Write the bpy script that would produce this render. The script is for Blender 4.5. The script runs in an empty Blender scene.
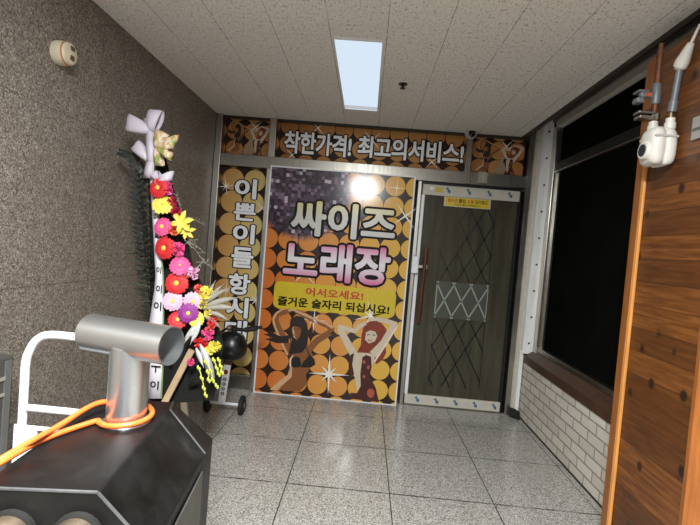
import bpy, bmesh, math, random
from mathutils import Vector, Matrix
random.seed(7)
S = bpy.context.scene
COL = S.collection
PI = math.pi
# ------------------------------------------------------------------ camera
F, YAW, PITCH, ROLL = 463.502, -0.03355, -0.03135, 0.08343
CAM = Vector((0.350, 0.0, 1.395))
D, H, L = 4.269, 2.517, -1.114          # facade plane, ceiling height, left wall
def basis():
    f = Vector((math.sin(YAW)*math.cos(PITCH), math.cos(YAW)*math.cos(PITCH), math.sin(PITCH)))
    r = Vector((math.cos(YAW), -math.sin(YAW), 0)); u = r.cross(f)
    c, s = math.cos(ROLL), math.sin(ROLL)
    return c*r+s*u, -s*r+c*u, f
CR, CU, CF = basis()
def at(px, py, axis, val):
    """where the sight line through a photo point meets an axis-aligned plane (survey of the place)"""
    d = CF+(px-350)/F*CR-(py-262.5)/F*CU
    t = (val-CAM[axis])/d[axis]
    return CAM+d*t
def aty(px, py, y): return at(px, py, 1, y)
cd = bpy.data.cameras.new('camera'); cam = bpy.data.objects.new('camera', cd); COL.objects.link(cam)
cd.sensor_width = 36; cd.lens = F*36/700; cd.clip_start = 0.02
m = Matrix((CR, CU, -CF)).transposed().to_4x4(); m.translation = CAM
cam.matrix_world = m
S.camera = cam
# ------------------------------------------------------------------ materials
def lin(c):
    return tuple(((v/255)/12.92 if v/255 <= .04045 else ((v/255+.055)/1.055)**2.4) for v in c)+(1,)
MATS = {}
class NT:
    def __init__(s, mat): s.t = mat.node_tree; s.n = s.t.nodes; s.l = s.t.links
    def add(s, typ, **kw):
        nd = s.n.new(typ)
        for k, v in kw.items():
            if k == 'inp':
                for a, b in v.items():
                    if hasattr(b, 'is_linked'): s.l.new(b, nd.inputs[a])
                    else: nd.inputs[a].default_value = b
            else: setattr(nd, k, v)
        return nd
    def math(s, op, a, b=0.0, c=None):
        i = {0: a, 1: b}
        if c is not None: i[2] = c
        return s.add('ShaderNodeMath', operation=op, inp=i).outputs[0]
    def mix(s, fac, a, b):
        nd = s.add('ShaderNodeMix', data_type='RGBA')
        for k, v in ((0, fac), (6, a), (7, b)):
            if hasattr(v, 'is_linked'): s.l.new(v, nd.inputs[k])
            else: nd.inputs[k].default_value = v
        return nd.outputs[2]
    def ramp(s, fac, stops, interp='LINEAR'):
        nd = s.add('ShaderNodeValToRGB'); nd.color_ramp.interpolation = interp
        e = nd.color_ramp.elements
        while len(e) < len(stops): e.new(0.5)
        for el, (p, c) in zip(e, stops): el.position = p; el.color = c
        s.l.new(fac, nd.inputs[0]); return nd.outputs[0]
def mat(name, rgb, rough=.5, metal=0.0, build=None, **inp):
    if name in MATS: return MATS[name]
    mt = bpy.data.materials.new(name); mt.use_nodes = True
    b = mt.node_tree.nodes['Principled BSDF']
    b.inputs['Base Color'].default_value = lin(rgb); b.inputs['Roughness'].default_value = rough
    b.inputs['Metallic'].default_value = metal
    for k, v in inp.items(): b.inputs[k.replace('_', ' ')].default_value = v
    if build: build(NT(mt), b)
    MATS[name] = mt; return mt
def varied(amount=.12, scale=30, bump=0.0, stretch=None):
    """slight procedural unevenness on a plain colour"""
    def f(t, b):
        tc = t.add('ShaderNodeTexCoord').outputs['Object']
        if stretch:
            tc = t.add('ShaderNodeMapping', inp={'Vector': tc, 'Scale': stretch}).outputs[0]
        n = t.add('ShaderNodeTexNoise', inp={'Vector': tc, 'Scale': scale, 'Detail': 4.0}).outputs[0]
        c = tuple(b.inputs['Base Color'].default_value)
        lo = tuple(v*(1-amount) for v in c[:3])+(1,); hi = tuple(min(1, v*(1+amount)) for v in c[:3])+(1,)
        t.l.new(t.ramp(n, [(.3, lo), (.7, hi)]), b.inputs['Base Color'])
        if bump:
            bp = t.add('ShaderNodeBump', inp={'Strength': bump, 'Height': n, 'Distance': .01})
            t.l.new(bp.outputs[0], b.inputs['Normal'])
    return f
def gridline(t, v, period, offset, width):
    """1 on a joint of the given width, 0 elsewhere, along one coordinate"""
    a = t.math('ADD', v, -offset); a = t.math('DIVIDE', a, period); a = t.math('ADD', a, 1000.5)
    fr = t.math('FRACT', a); d = t.math('ABSOLUTE', t.math('SUBTRACT', fr, .5))
    return t.math('LESS_THAN', d, width/2/period)
def granite_floor(t, b):
    tc = t.add('ShaderNodeTexCoord').outputs['Object']
    sp = t.add('ShaderNodeSeparateXYZ', inp={0: tc})
    v = t.add('ShaderNodeTexVoronoi', inp={'Vector': tc, 'Scale': 210.0})
    n = t.add('ShaderNodeTexNoise', inp={'Vector': tc, 'Scale': 90.0, 'Detail': 3.0}).outputs[0]
    sep = t.add('ShaderNodeSeparateColor', inp={0: v.outputs['Color']}).outputs[0]
    c = t.ramp(sep, [(0, lin((74, 70, 65))), (.2, lin((146, 143, 137))), (.5, lin((176, 173, 168))), (.8, lin((206, 204, 200)))], 'CONSTANT')
    c = t.mix(t.math('MULTIPLY', n, .35), c, lin((160, 157, 151)))
    big = t.add('ShaderNodeTexNoise', inp={'Vector': tc, 'Scale': 2.0}).outputs[0]
    c = t.mix(t.math('MULTIPLY', big, .25), c, lin((150, 145, 137)))
    j1 = gridline(t, sp.outputs[0], .6, 0, .006)
    j2 = gridline(t, sp.outputs[1], .6, 3.845, .010)
    wear = t.add('ShaderNodeTexNoise', inp={'Vector': tc, 'Scale': 9.0}).outputs[0]
    j2 = t.math('MULTIPLY', j2, t.ramp(wear, [(.35, (.45, .45, .45, 1)), (.55, (1, 1, 1, 1))]))
    j = t.math('MAXIMUM', j1, j2)
    c = t.mix(j, c, lin((28, 25, 22)))
    t.l.new(c, b.inputs['Base Color'])
    t.l.new(t.math('ADD', t.math('MULTIPLY', n, .10), t.math('ADD', t.math('MULTIPLY', j, .4), .12)), b.inputs['Roughness'])
def granite_wall(t, b):
    tc = t.add('ShaderNodeTexCoord').outputs['Object']
    sp = t.add('ShaderNodeSeparateXYZ', inp={0: tc})
    v = t.add('ShaderNodeTexVoronoi', inp={'Vector': tc, 'Scale': 170.0})
    sep = t.add('ShaderNodeSeparateColor', inp={0: v.outputs['Color']}).outputs[0]
    c = t.ramp(sep, [(0, lin((72, 65, 58))), (.3, lin((122, 114, 104))), (.6, lin((148, 139, 128))), (.88, lin((182, 174, 164)))], 'CONSTANT')
    n = t.add('ShaderNodeTexNoise', inp={'Vector': tc, 'Scale': 14.0, 'Detail': 5.0}).outputs[0]
    c = t.mix(t.math('MULTIPLY', n, .7), c, lin((100, 89, 78)))
    j = t.math('MAXIMUM', gridline(t, sp.outputs[1], .9, 2.41, .004), gridline(t, sp.outputs[2], .8, 1.108, .004))
    c = t.mix(t.math('MULTIPLY', j, .8), c, lin((70, 62, 54)))
    t.l.new(c, b.inputs['Base Color'])
def fibre_ceiling(t, b):
    tc = t.add('ShaderNodeTexCoord').outputs['Object']
    sp = t.add('ShaderNodeSeparateXYZ', inp={0: tc})
    mp = t.add('ShaderNodeMapping', inp={'Vector': tc, 'Scale': (1.0, .45, 1.0)}).outputs[0]
    n = t.add('ShaderNodeTexNoise', inp={'Vector': mp, 'Scale': 95.0, 'Detail': 2.0, 'Roughness': .6}).outputs[0]
    c = t.ramp(n, [(.30, lin((164, 158, 148))), (.40, lin((226, 222, 215))), (.62, lin((238, 235, 229)))])
    j1 = gridline(t, sp.outputs[0], .3, -.838, .0035)
    j2 = gridline(t, sp.outputs[1], .6, 2.52, .002)
    w = t.add('ShaderNodeTexNoise', inp={'Vector': tc, 'Scale': 7.0}).outputs[0]
    j = t.math('MAXIMUM', t.math('MULTIPLY', j1, t.ramp(w, [(.35, (.4, .4, .4, 1)), (.6, (1, 1, 1, 1))])), t.math('MULTIPLY', j2, .3))
    c = t.mix(t.math('MULTIPLY', j, .85), c, lin((52, 44, 37)))
    t.l.new(c, b.inputs['Base Color'])
    bp = t.add('ShaderNodeBump', inp={'Strength': .25, 'Height': n, 'Distance': .004})
    t.l.new(bp.outputs[0], b.inputs['Normal'])
def white_brick(t, b):
    tc = t.add('ShaderNodeTexCoord').outputs['Object']
    sp = t.add('ShaderNodeSeparateXYZ', inp={0: tc})
    cb = t.add('ShaderNodeCombineXYZ', inp={0: sp.outputs[1], 1: sp.outputs[2]}).outputs[0]
    br = t.add('ShaderNodeTexBrick', inp={'Vector': cb, 'Color1': lin((222, 216, 205)), 'Color2': lin((200, 193, 182)), 'Mortar': lin((132, 124, 114)),
               'Scale': 1.0, 'Mortar Size': .0065, 'Mortar Smooth': .2, 'Brick Width': .205, 'Row Height': .0735})
    n = t.add('ShaderNodeTexNoise', inp={'Vector': tc, 'Scale': 40.0, 'Detail': 6.0}).outputs[0]
    c = t.mix(t.math('MULTIPLY', n, .55), br.outputs[0], lin((190, 181, 169)))
    t.l.new(c, b.inputs['Base Color'])
    hgt = t.math('SUBTRACT', t.math('MULTIPLY', n, .3), br.outputs['Fac'])
    bp = t.add('ShaderNodeBump', inp={'Strength': .7, 'Height': hgt, 'Distance': .012})
    t.l.new(bp.outputs[0], b.inputs['Normal'])
def pine_boards(t, b):
    tc = t.add('ShaderNodeTexCoord').outputs['Object']
    sp = t.add('ShaderNodeSeparateXYZ', inp={0: tc})
    row = t.math('FLOOR', t.math('DIVIDE', sp.outputs[2], .104))
    wn = t.add('ShaderNodeTexWhiteNoise', noise_dimensions='1D', inp={'W': row}).outputs[0]
    cb = t.add('ShaderNodeCombineXYZ', inp={0: t.math('ADD', t.math('MULTIPLY', sp.outputs[1], 2.2), t.math('MULTIPLY', wn, 9.0)), 1: t.math('MULTIPLY', sp.outputs[2], 26.0), 2: sp.outputs[0]}).outputs[0]
    g = t.add('ShaderNodeTexNoise', inp={'Vector': cb, 'Scale': 2.2, 'Detail': 5.0, 'Distortion': .6}).outputs[0]
    c = t.ramp(g, [(.25, lin((72, 38, 13))), (.5, lin((104, 60, 24))), (.75, lin((132, 82, 38)))])
    dk = t.math('MULTIPLY', t.math('GREATER_THAN', wn, .55), .55)
    c = t.mix(dk, c, lin((60, 30, 9)))
    # knots
    kv = t.add('ShaderNodeCombineXYZ', inp={0: t.math('MULTIPLY', sp.outputs[1], 7.5), 1: t.math('MULTIPLY', sp.outputs[2], 6.5), 2: 1.7}).outputs[0]
    vo = t.add('ShaderNodeTexVoronoi', inp={'Vector': kv, 'Scale': 1.0})
    k = t.ramp(vo.outputs['Distance'], [(.11, (1, 1, 1, 1)), (.19, (0, 0, 0, 1))])
    c = t.mix(t.math('MULTIPLY', k, .9), c, lin((22, 11, 5)))
    j = gridline(t, sp.outputs[2], .104, 0, .0035)
    c = t.mix(t.math('MULTIPLY', j, .75), c, lin((40, 20, 8)))
    t.l.new(c, b.inputs['Base Color'])
def spots(cx, cz, step, left, mid, right, w, ball=None):
    """printed rows of round spots on a dark brown ground; local x,z are metres on the board"""
    def f(t, b):
        tc = t.add('ShaderNodeTexCoord').outputs['Object']
        sp = t.add('ShaderNodeSeparateXYZ', inp={0: tc}); X, Z = sp.outputs[0], sp.outputs[2]
        def cell(v, o): return t.math('SUBTRACT', t.math('FRACT', t.math('ADD', t.math('DIVIDE', t.math('SUBTRACT', v, o), step), 100.5)), .5)
        a, c2 = cell(X, cx), cell(Z, cz)
        d = t.math('SQRT', t.math('ADD', t.math('MULTIPLY', a, a), t.math('MULTIPLY', c2, c2)))
        inside = t.math('LESS_THAN', d, .487)
        ix = t.math('FLOOR', t.math('ADD', t.math('DIVIDE', t.math('SUBTRACT', X, cx), step), 100.5))
        iz = t.math('FLOOR', t.math('ADD', t.math('DIVIDE', t.math('SUBTRACT', Z, cz), step), 100.5))
        rn = t.add('ShaderNodeTexWhiteNoise', noise_dimensions='2D', inp={'Vector': t.add('ShaderNodeCombineXYZ', inp={0: ix, 1: iz}).outputs[0]}).outputs[0]
        g = t.math('ADD', t.math('DIVIDE', X, w), t.math('ADD', .5, t.math('MULTIPLY', t.math('SUBTRACT', rn, .5), .25)))
        cc = t.ramp(g, [(0, lin(left)), (.45, lin(mid)), (1, lin(right))])
        col = t.mix(inside, lin((44, 24, 14)), cc)
        if ball:
            bx, bz, r = ball
            dd = t.math('SQRT', t.math('ADD', t.math('POWER', t.math('SUBTRACT', X, bx), 2.0), t.math('POWER', t.math('SUBTRACT', Z, bz), 2.0)))
            ck = t.add('ShaderNodeTexVoronoi', distance='CHEBYCHEV', inp={'Vector': tc, 'Scale': 34.0, 'Randomness': .25})
            s1 = t.add('ShaderNodeSeparateColor', inp={0: ck.outputs['Color']}).outputs[0]
            bc = t.ramp(s1, [(0, lin((40, 26, 40))), (.45, lin((74, 54, 74))), (.75, lin((118, 96, 118))), (.93, lin((190, 175, 192)))], 'CONSTANT')
            inb = t.ramp(dd, [(r*.9, (1, 1, 1, 1)), (min(1, r*1.04), (0, 0, 0, 1))])
            col = t.mix(inb, col, bc)
        t.l.new(col, b.inputs['Base Color'])
    return f
def brushed(t, b):
    tc = t.add('ShaderNodeTexCoord').outputs['Object']
    mp = t.add('ShaderNodeMapping', inp={'Vector': tc, 'Scale': (30.0, 30.0, 1.5)}).outputs[0]
    n = t.add('ShaderNodeTexNoise', inp={'Vector': mp, 'Scale': 3.0, 'Detail': 2.0}).outputs[0]
    t.l.new(t.ramp(n, [(.3, (.27, .27, .27, 1)), (.7, (.37, .37, .37, 1))]), b.inputs['Roughness'])
def gradz(stops, z0, z1):
    """printed vertical colour blend of the lettering"""
    def f(t, b):
        tc = t.add('ShaderNodeTexCoord').outputs['Object']
        z = t.add('ShaderNodeSeparateXYZ', inp={0: tc}).outputs[2]
        g = t.math('DIVIDE', t.math('SUBTRACT', z, z0), z1-z0)
        t.l.new(t.ramp(g, [(p, lin(c)) for p, c in stops]), b.inputs['Base Color'])
    return f
M_STEEL = mat('stainless_steel', (186, 182, 174), .3, 1.0, brushed)
M_DULL = mat('dull_steel', (150, 146, 138), .38, 1.0, brushed)
M_FILM = mat('film_covered_aluminium', (196, 190, 178), .4, 0.0, varied(.08, 12))
M_WHITEMETAL = mat('white_powder_coat', (228, 230, 232), .35, 0.0, varied(.03, 20))
M_STRIP = mat('pale_galvanised_strip', (244, 244, 242), .42, .1, varied(.1, 25, 0, (1, 1, .1)))
M_BEIGE = mat('beige_jamb_board', (188, 180, 166), .55, 0.0, varied(.12, 30))
M_BLACK = mat('black_plastic', (18, 18, 19), .4, 0.0, varied(.1, 60))
M_RUBBER = mat('black_rubber', (22, 21, 20), .7, 0.0, varied(.15, 60))
M_INK = mat('black_print', (16, 11, 10), .5, 0.0, varied(.05, 60), Specular_IOR_Level=.15)
M_WHITEPRINT = mat('white_print', (236, 237, 240), .4, 0.0, varied(.03, 40))
M_GLASS = mat('dark_window_glass', (16, 17, 14), .3, 0.0, varied(.2, 3), Specular_IOR_Level=0.0, IOR=1.05)
M_DOORGLASS = mat('smoked_door_glass', (70, 67, 55), .22, 0.0, varied(.25, 6, 0, (4, 1, .4)), Specular_IOR_Level=.25)
# ------------------------------------------------------------------ mesh helpers
class MB:
    def __init__(s): s.bm = bmesh.new(); s.mi = 0
    def face(s, vs):
        try:
            f = s.bm.faces.new(vs); f.material_index = s.mi; return f
        except ValueError: return None
    def box(s, a, b, rot=None, piv=None):
        x0, y0, z0 = a; x1, y1, z1 = b
        vs = [Vector((x, y, z)) for x in (x0, x1) for y in (y0, y1) for z in (z0, z1)]
        if rot:
            p = Vector(piv) if piv else sum(vs, Vector())/8
            vs = [rot@(v-p)+p for v in vs]
        v = [s.bm.verts.new(q) for q in vs]
        for i in ((0, 1, 3, 2), (4, 6, 7, 5), (0, 4, 5, 1), (2, 3, 7, 6), (0, 2, 6, 4), (1, 5, 7, 3)): s.face([v[k] for k in i])
        return s
    def loft(s, rings, cap=True, closed=True):
        R = [[s.bm.verts.new(p) for p in r] for r in rings]
        n = len(R[0])
        for a, b in zip(R, R[1:]):
            for i in range(n if closed else n-1): s.face([a[i], a[(i+1) % n], b[(i+1) % n], b[i]])
        if cap and closed: s.face(list(reversed(R[0]))); s.face(R[-1])
        return s
    def tube(s, pts, r, n=10, cap=True):
        pts = [Vector(p) for p in pts]
        rr = r if isinstance(r, (list, tuple)) else [r]*len(pts)
        rings = []; up = None
        for i, p in enumerate(pts):
            t = (pts[min(i+1, len(pts)-1)]-pts[max(i-1, 0)]).normalized()
            if up is None:
                up = Vector((0, 0, 1)) if abs(t.z) < .9 else Vector((1, 0, 0))
            a = (up-t*up.dot(t)).normalized(); up = a; b = t.cross(a)
            rings.append([p+(a*math.cos(q)+b*math.sin(q))*rr[i] for q in (2*PI*k/n for k in range(n))])
        return s.loft(rings, cap)
    def cyl(s, p0, p1, r0, r1=None, n=20): return s.tube([p0, p1], [r0, r0 if r1 is None else r1], n)
    def lathe(s, p, axis, prof, n=24):
        """profile of (distance along axis, radius)"""
        ax = Vector(axis).normalized(); a = ax.orthogonal().normalized(); b = ax.cross(a); p = Vector(p)
        return s.loft([[p+ax*h+(a*math.cos(q)+b*math.sin(q))*max(r, 1e-4) for q in (2*PI*k/n for k in range(n))] for h, r in prof])
    def ball(s, c, r, n=14, sc=(1, 1, 1)):
        c = Vector(c); rings = []
        for i in range(n+1):
            th = PI*i/n; rad = max(math.sin(th), 1e-3)
            rings.append([c+Vector((rad*math.cos(q)*r*sc[0], rad*math.sin(q)*r*sc[1], -math.cos(th)*r*sc[2])) for q in (2*PI*k/(n+4) for k in range(n+4))])
        return s.loft(rings)
    def sheet(s, rows):
        """grid of points -> faces"""
        V = [[s.bm.verts.new(p) for p in r] for r in rows]
        for a, b in zip(V, V[1:]):
            for i in range(len(a)-1): s.face([a[i], a[i+1], b[i+1], b[i]])
        return s
    def flat(s, pts, y, th=.0012):
        """outline in x,z standing at depth y, with a little thickness towards the viewer"""
        f = [Vector((p[0], y-th, p[1])) for p in pts]; k = [Vector((p[0], y, p[1])) for p in pts]
        vf = [s.bm.verts.new(p) for p in f]; vk = [s.bm.verts.new(p) for p in k]
        s.face(vf); n = len(pts)
        for i in range(n): s.face([vf[i], vf[(i+1) % n], vk[(i+1) % n], vk[i]])
        return s
    def build(s, name, mats, parent=None, smooth=False, bevel=0, sub=0, solid=0, fix=True, **props):
        me = bpy.data.meshes.new(name)
        bmesh.ops.remove_doubles(s.bm, verts=s.bm.verts, dist=1e-6)
        if fix: bmesh.ops.recalc_face_normals(s.bm, faces=s.bm.faces)
        o = bpy.data.objects.new(name, me)
        if parent is not None:
            root = parent
            while root.parent: root = root.parent
            off = root.location.copy(); o.parent = parent
        else:
            xs = [v.co for v in s.bm.verts]
            lo = Vector([min(c[i] for c in xs) for i in range(3)]); hi = Vector([max(c[i] for c in xs) for i in range(3)])
            off = Vector(((lo.x+hi.x)/2, (lo.y+hi.y)/2, lo.z)) if not props.get('world') else Vector()
            o.location = off
        for v in s.bm.verts: v.co -= off
        if smooth:
            for f in s.bm.faces: f.smooth = True
        s.bm.to_mesh(me); s.bm.free()
        for mm in (mats if isinstance(mats, (list, tuple)) else [mats]): me.materials.append(mm)
        COL.objects.link(o)
        if smooth and smooth != 'all':
            me.set_sharp_from_angle(angle=math.radians(38))
        if bevel:
            b = o.modifiers.new('bevel', 'BEVEL'); b.width = bevel; b.segments = 2; b.limit_method = 'ANGLE'
        if solid:
            b = o.modifiers.new('solid', 'SOLIDIFY'); b.thickness = solid; b.offset = 0
        if sub:
            b = o.modifiers.new('sub', 'SUBSURF'); b.levels = sub; b.render_levels = sub
        return o
def tag(o, label, cat, group=None):
    o['label'] = label; o['category'] = cat
    if group: o['group'] = group
    return o
def thing(name, loc, label, cat, group=None):
    o = bpy.data.objects.new(name, None); o.location = loc; o.empty_display_size = .05
    COL.objects.link(o); return tag(o, label, cat, group)
def struct(o): o['kind'] = 'structure'; return o
def sbox(name, a, b, m, bevel=0): return struct(MB().box(a, b).build(name, m, bevel=bevel, world=True))
def text_mesh(body, offset, spacing=1.0, line=1.0):
    c = bpy.data.curves.new('lettering', 'FONT'); c.body = body; c.size = 1; c.offset = offset
    c.resolution_u = 3; c.space_character = spacing; c.space_line = line
    o = bpy.data.objects.new('lettering', c); COL.objects.link(o)
    bpy.context.view_layer.update()
    me = bpy.data.meshes.new_from_object(o.evaluated_get(bpy.context.evaluated_depsgraph_get()))
    bpy.data.objects.remove(o); bpy.data.curves.remove(c)
    return [(v.co.x, v.co.y) for v in me.vertices], [list(p.vertices) for p in me.polygons], me
def text_on(mb, body, quad, y, offset=0.0, grow=0.0, th=.001, ref=None, idx=0, spacing=1.0):
    """put lettering into mb so that it fills the box quad=(x0,z0,x1,z1,[lean]) on the plane y"""
    P, Fc, me = text_mesh(body, .008, spacing)
    rad = max(0.0, offset+grow-.008); n = 12 if grow else 8
    x0 = min(p[0] for p in P)-offset; x1 = max(p[0] for p in P)+offset; z0 = min(p[1] for p in P)-offset; z1 = max(p[1] for p in P)+offset
    a, b, c, d = quad[:4]
    mb.mi = idx
    for k in range(n if rad else 1):              # heavier strokes: the same letter laid over itself, shifted all round
        q = 2*PI*k/n; ox, oz = rad*math.cos(q), rad*math.sin(q)
        vs = [mb.bm.verts.new((a+(p[0]+ox-x0)/(x1-x0)*(c-a), y-th-k*2e-6, b+(p[1]+oz-z0)/(z1-z0)*(d-b))) for p in P]
        for f in Fc: mb.face([vs[v] for v in f])
    return mb
# ------------------------------------------------------------------ setting
def slab(name, a, b, m): return sbox(name, a, b, m)
M_FLOOR = mat('speckled_granite_tiles', (150, 144, 136), .25, 0, granite_floor)
M_WALL = mat('brown_granite_panels', (110, 100, 90), .5, 0, granite_wall)
M_CEIL = mat('mineral_fibre_ceiling', (176, 168, 156), .9, 0, fibre_ceiling)
M_PLAIN = mat('plain_plaster', (150, 142, 130), .8, 0, varied(.06, 8))
M_DARKV = mat('dark_soffit', (40, 37, 33), .7, 0, varied(.1, 10))
slab('floor', (-1.3, -2.2, -.1), (2.3, 4.6, 0), M_FLOOR)
slab('wall_left', (-1.3, -2.2, 0), (L, 4.6, 2.8), M_WALL)
slab('ceiling', (L, -2.2, H), (1.655, 4.6, H+.06), M_CEIL)
slab('trim_soffit', (1.655, -2.2, 2.72), (2.3, 4.6, 2.78), M_DARKV)
# right wall: brick base, sloping tiled sill, window
X0, XW = 1.85, 1.93
slab('wall_right', (X0, -2.1, 0), (2.2, 4.31, .498), mat('white_brick', (176, 166, 154), .8, 0, white_brick))
mb = MB(); zf = lambda y: .568
for y0, y1 in ((-2.1, 4.24),):
    mb.loft([[(X0-.010, y, .502), (XW+.06, y, .502), (XW+.06, y, .625), (XW-.01, y, .625), (X0-.010, y, .568)] for y in (y0, y1)])
slab('trim_shadow_line', (X0-.006, -2.1, 0), (X0+.01, 4.2, .012), mat('dark_shadow_line', (46, 42, 37), .8, 0, varied(.2, 20)))  # thin dark strip stands in for the shadow line where brick meets floor
M_SILL = mat('brown_sill_tile', (68, 43, 27), .5, 0, varied(.35, 14))
struct(mb.build('trim_sill', M_SILL, world=True))
win = struct(MB().box((XW+.02, -2.0, .66), (XW+.032, 4.10, 2.58)).build('window_1', M_GLASS, world=True))
def wpart(name, a, b, m, **k): return MB().box(a, b).build(name, m, win, **k)
wpart('sill_rail', (XW-.02, -2.0, .622), (XW+.05, 4.16, .662), M_DULL, bevel=.006)
wpart('jamb_profile', (XW-.03, 4.09, .60), (XW+.05, 4.17, 2.6), M_STEEL, bevel=.004)
wpart('glazing_bead', (XW+.005, 4.055, .655), (XW+.02, 4.09, 2.19), M_DULL)
wpart('transom', (XW-.005, -2.0, 2.205), (XW+.05, 4.09, 2.28), mat('bronze_aluminium', (15, 13, 11), .6, 0, varied(.1, 10)), bevel=.004)
wpart('transom_highlight', (XW-.012, -2.0, 2.193), (XW+.03, 4.09, 2.205), M_DULL)  # grey strip painted in as the highlight along the transom's lower edge
wpart('head_rail', (XW-.03, 2.3, 2.585), (XW+.05, 4.12, 2.64), mat('grey_frame_paint', (206, 201, 192), .5, 0, varied(.06, 20)))
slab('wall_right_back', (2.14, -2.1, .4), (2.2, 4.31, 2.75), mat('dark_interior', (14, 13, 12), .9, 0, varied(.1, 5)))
slab('trim_beam', (XW-.045, -2.1, 2.64), (XW+.2, 4.2, 2.72), mat('grey_beam', (104, 98, 90), .7, 0, varied(.1, 12)))
slab('trim_ceiling_edge', (1.652, -2.1, H-.028), (1.672, 4.27, H+.2), mat('shadow_gap_edge', (44, 38, 32), .6, 0, varied(.1, 20)))  # edge trim coloured dark to give the black shadow gap beside the ceiling
# facade wall behind everything and its steel framing
slab('wall_facade', (-1.2, D+.08, -.0), (2.3, D+.2, 2.8), M_DARKV)
slab('trim_jamb_post', (1.72, D-.05, 0), (1.765, D+.08, 2.72), M_STEEL, )
slab('trim_corner_board', (1.765, D-.03, 0), (1.812, D+.08, 2.72), M_BEIGE)
slab('trim_corner_strip_low', (1.806, D-.06, .05), (1.838, D+.08, .60), M_STRIP)
hs = MB().box((1.812, D-.10, .585), (1.90, D+.08, 2.72)).build('trim_corner_strip', M_STRIP, world=True); struct(hs)
for k in range(9):
    z = .68+k*.235; MB().cyl((1.862, D-.103, z), (1.862, D-.098, z), .009, n=10).build('screw_hole', M_BLACK, hs)
def steel(name, a, b, m=M_STEEL): return sbox(name, a, b, m, bevel=.004)
steel('trim_post_left', (-1.112, D-.06, 0), (-1.055, D+.08, H))
steel('trim_post_banner', (-.622, D-.045, 0), (-.562, D+.08, H))
steel('trim_transom', (-1.055, D-.05, 2.055), (1.72, D+.06, 2.165), M_DULL)
steel('trim_head', (-1.055, D-.02, 2.495), (1.72, D+.06, H), mat('dark_head_strip', (50, 42, 34), .5, 0, varied(.1, 20)))
steel('trim_post_top', (1.172, D-.03, 2.165), (1.225, D+.06, H), M_DULL)
steel('trim_kick_plate', (-1.055, D-.02, 0), (-.622, D+.06, .13), M_DULL)
steel('trim_door_post', (.765, D-.035, 0), (.80, D+.06, 2.055), M_STEEL)
slab('trim_threshold', (.76, D-.03, 0), (1.72, D+.08, .012), M_DULL)
# ------------------------------------------------------------------ glass door
door = struct(MB().box((.822, D+.0, .10), (1.672, D+.014, 1.94)).build('door_1', M_DOORGLASS, world=True))
def dpart(name, mb, m, **k): return mb.build(name, m, door, **k)
tr = dpart('top_rail', MB().box((.812, D-.022, 1.935), (1.685, D+.03, 2.03)), M_FILM, bevel=.004)
br = dpart('bottom_rail', MB().box((.812, D-.022, .012), (1.685, D+.03, .10)), M_FILM, bevel=.004)
dpart('side_profile', MB().box((.806, D-.022, .10), (.836, D+.02, 1.935)), M_WHITEMETAL, bevel=.003)
dpart('hinge_stile', MB().box((1.672, D-.012, .012), (1.70, D+.03, 2.03)), M_BLACK)
dpart('head_gap', MB().box((.80, D-.01, 2.032), (1.72, D+.03, 2.052)), M_BLACK)
M_ARROW = mat('blue_arrow_print', (62, 98, 126), .5, 0, varied(.05, 40))
def arrows(mb, z, n, x0, x1):
    for k in range(n):
        x = x0+(x1-x0)*k/(n-1)
        a, b = Vector((x-.016, z+.024)), Vector((x+.018, z-.024)); d = (b-a).normalized(); q = Vector((-d.y, d.x))
        w1, w2 = .0075, .019; hp = b-d*.030
        mb.flat([a+q*w1, hp+q*w1, hp+q*w2, b, hp-q*w2, hp-q*w1, a-q*w1], D-.0225)
        # feather of the arrow
        mb.flat([a+q*.016-d*.002, a+d*.016+q*.004, a+d*.016-q*.004, a-q*.016-d*.002], D-.0230)
    return mb
arrows(MB(), 1.985, 4, 1.045, 1.60).build('arrow_print', M_ARROW, tr)
arrows(MB(), .055, 5, .93, 1.635).build('arrow_print', M_ARROW, br)
MB().flat([(.875, 1.985), (.91, 1.985), (.91, 2.008), (.875, 2.008)], D-.0225).build('white_sticker', M_WHITEPRINT, tr)
MB().flat([(.93, 1.968), (.99, 1.966), (.99, 2.006), (.93, 2.008)], D-.0225).build('yellow_sticker', mat('yellow_sticker', (206, 176, 40), .5, 0, varied(.1, 90)), tr)
# diamond lattice stuck on the glass: dark above and below, pale in the middle band
M_LDARK = mat('dark_lattice_tape', (9, 8, 6), .4, 0, varied(.1, 40))
M_LPALE = mat('pale_lattice_tape', (150, 156, 146), .4, 0, varied(.05, 40))
pale, dark = MB(), MB()
LX0, LX1, NX = 1.02, 1.485, 3
ZB, ZP0, ZP1, ZT_ = .19, .825, 1.16, 1.86
def seg(mb, p, q, w):
    d = (Vector(q)-Vector(p)).normalized(); n = Vector((-d.y, d.x))*w/2
    p, q = Vector(p), Vector(q); mb.flat([p+n, q+n, q-n, p-n], D-.0002, .0012)
cx_ = (LX1-LX0)/NX; sl_ = 1.87; rise = cx_*sl_
for sgn in (1, -1):
    for n_ in range(-3, 9):
        for i in range(NX):
            xa, xb = LX0+i*cx_, LX0+(i+1)*cx_
            za = ZP0+.02+(n_+(i if sgn > 0 else -i))*rise; zb_ = za+sgn*rise
            for lo, hi, tgt, w in ((ZB, ZP0, dark, .012), (ZP0, ZP1, pale, .012), (ZP1, ZT_, dark, .012)):
                t0, t1 = sorted(((lo-za)/(zb_-za), (hi-za)/(zb_-za))); t0, t1 = max(0, t0), min(1, t1)
                if t1-t0 < .02: continue
                if lo == ZP1 and i == 0 and za+(zb_-za)*.5 > 1.46: continue
                seg(tgt, (xa+(xb-xa)*t0, za+(zb_-za)*t0), (xa+(xb-xa)*t1, za+(zb_-za)*t1), w)
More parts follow.
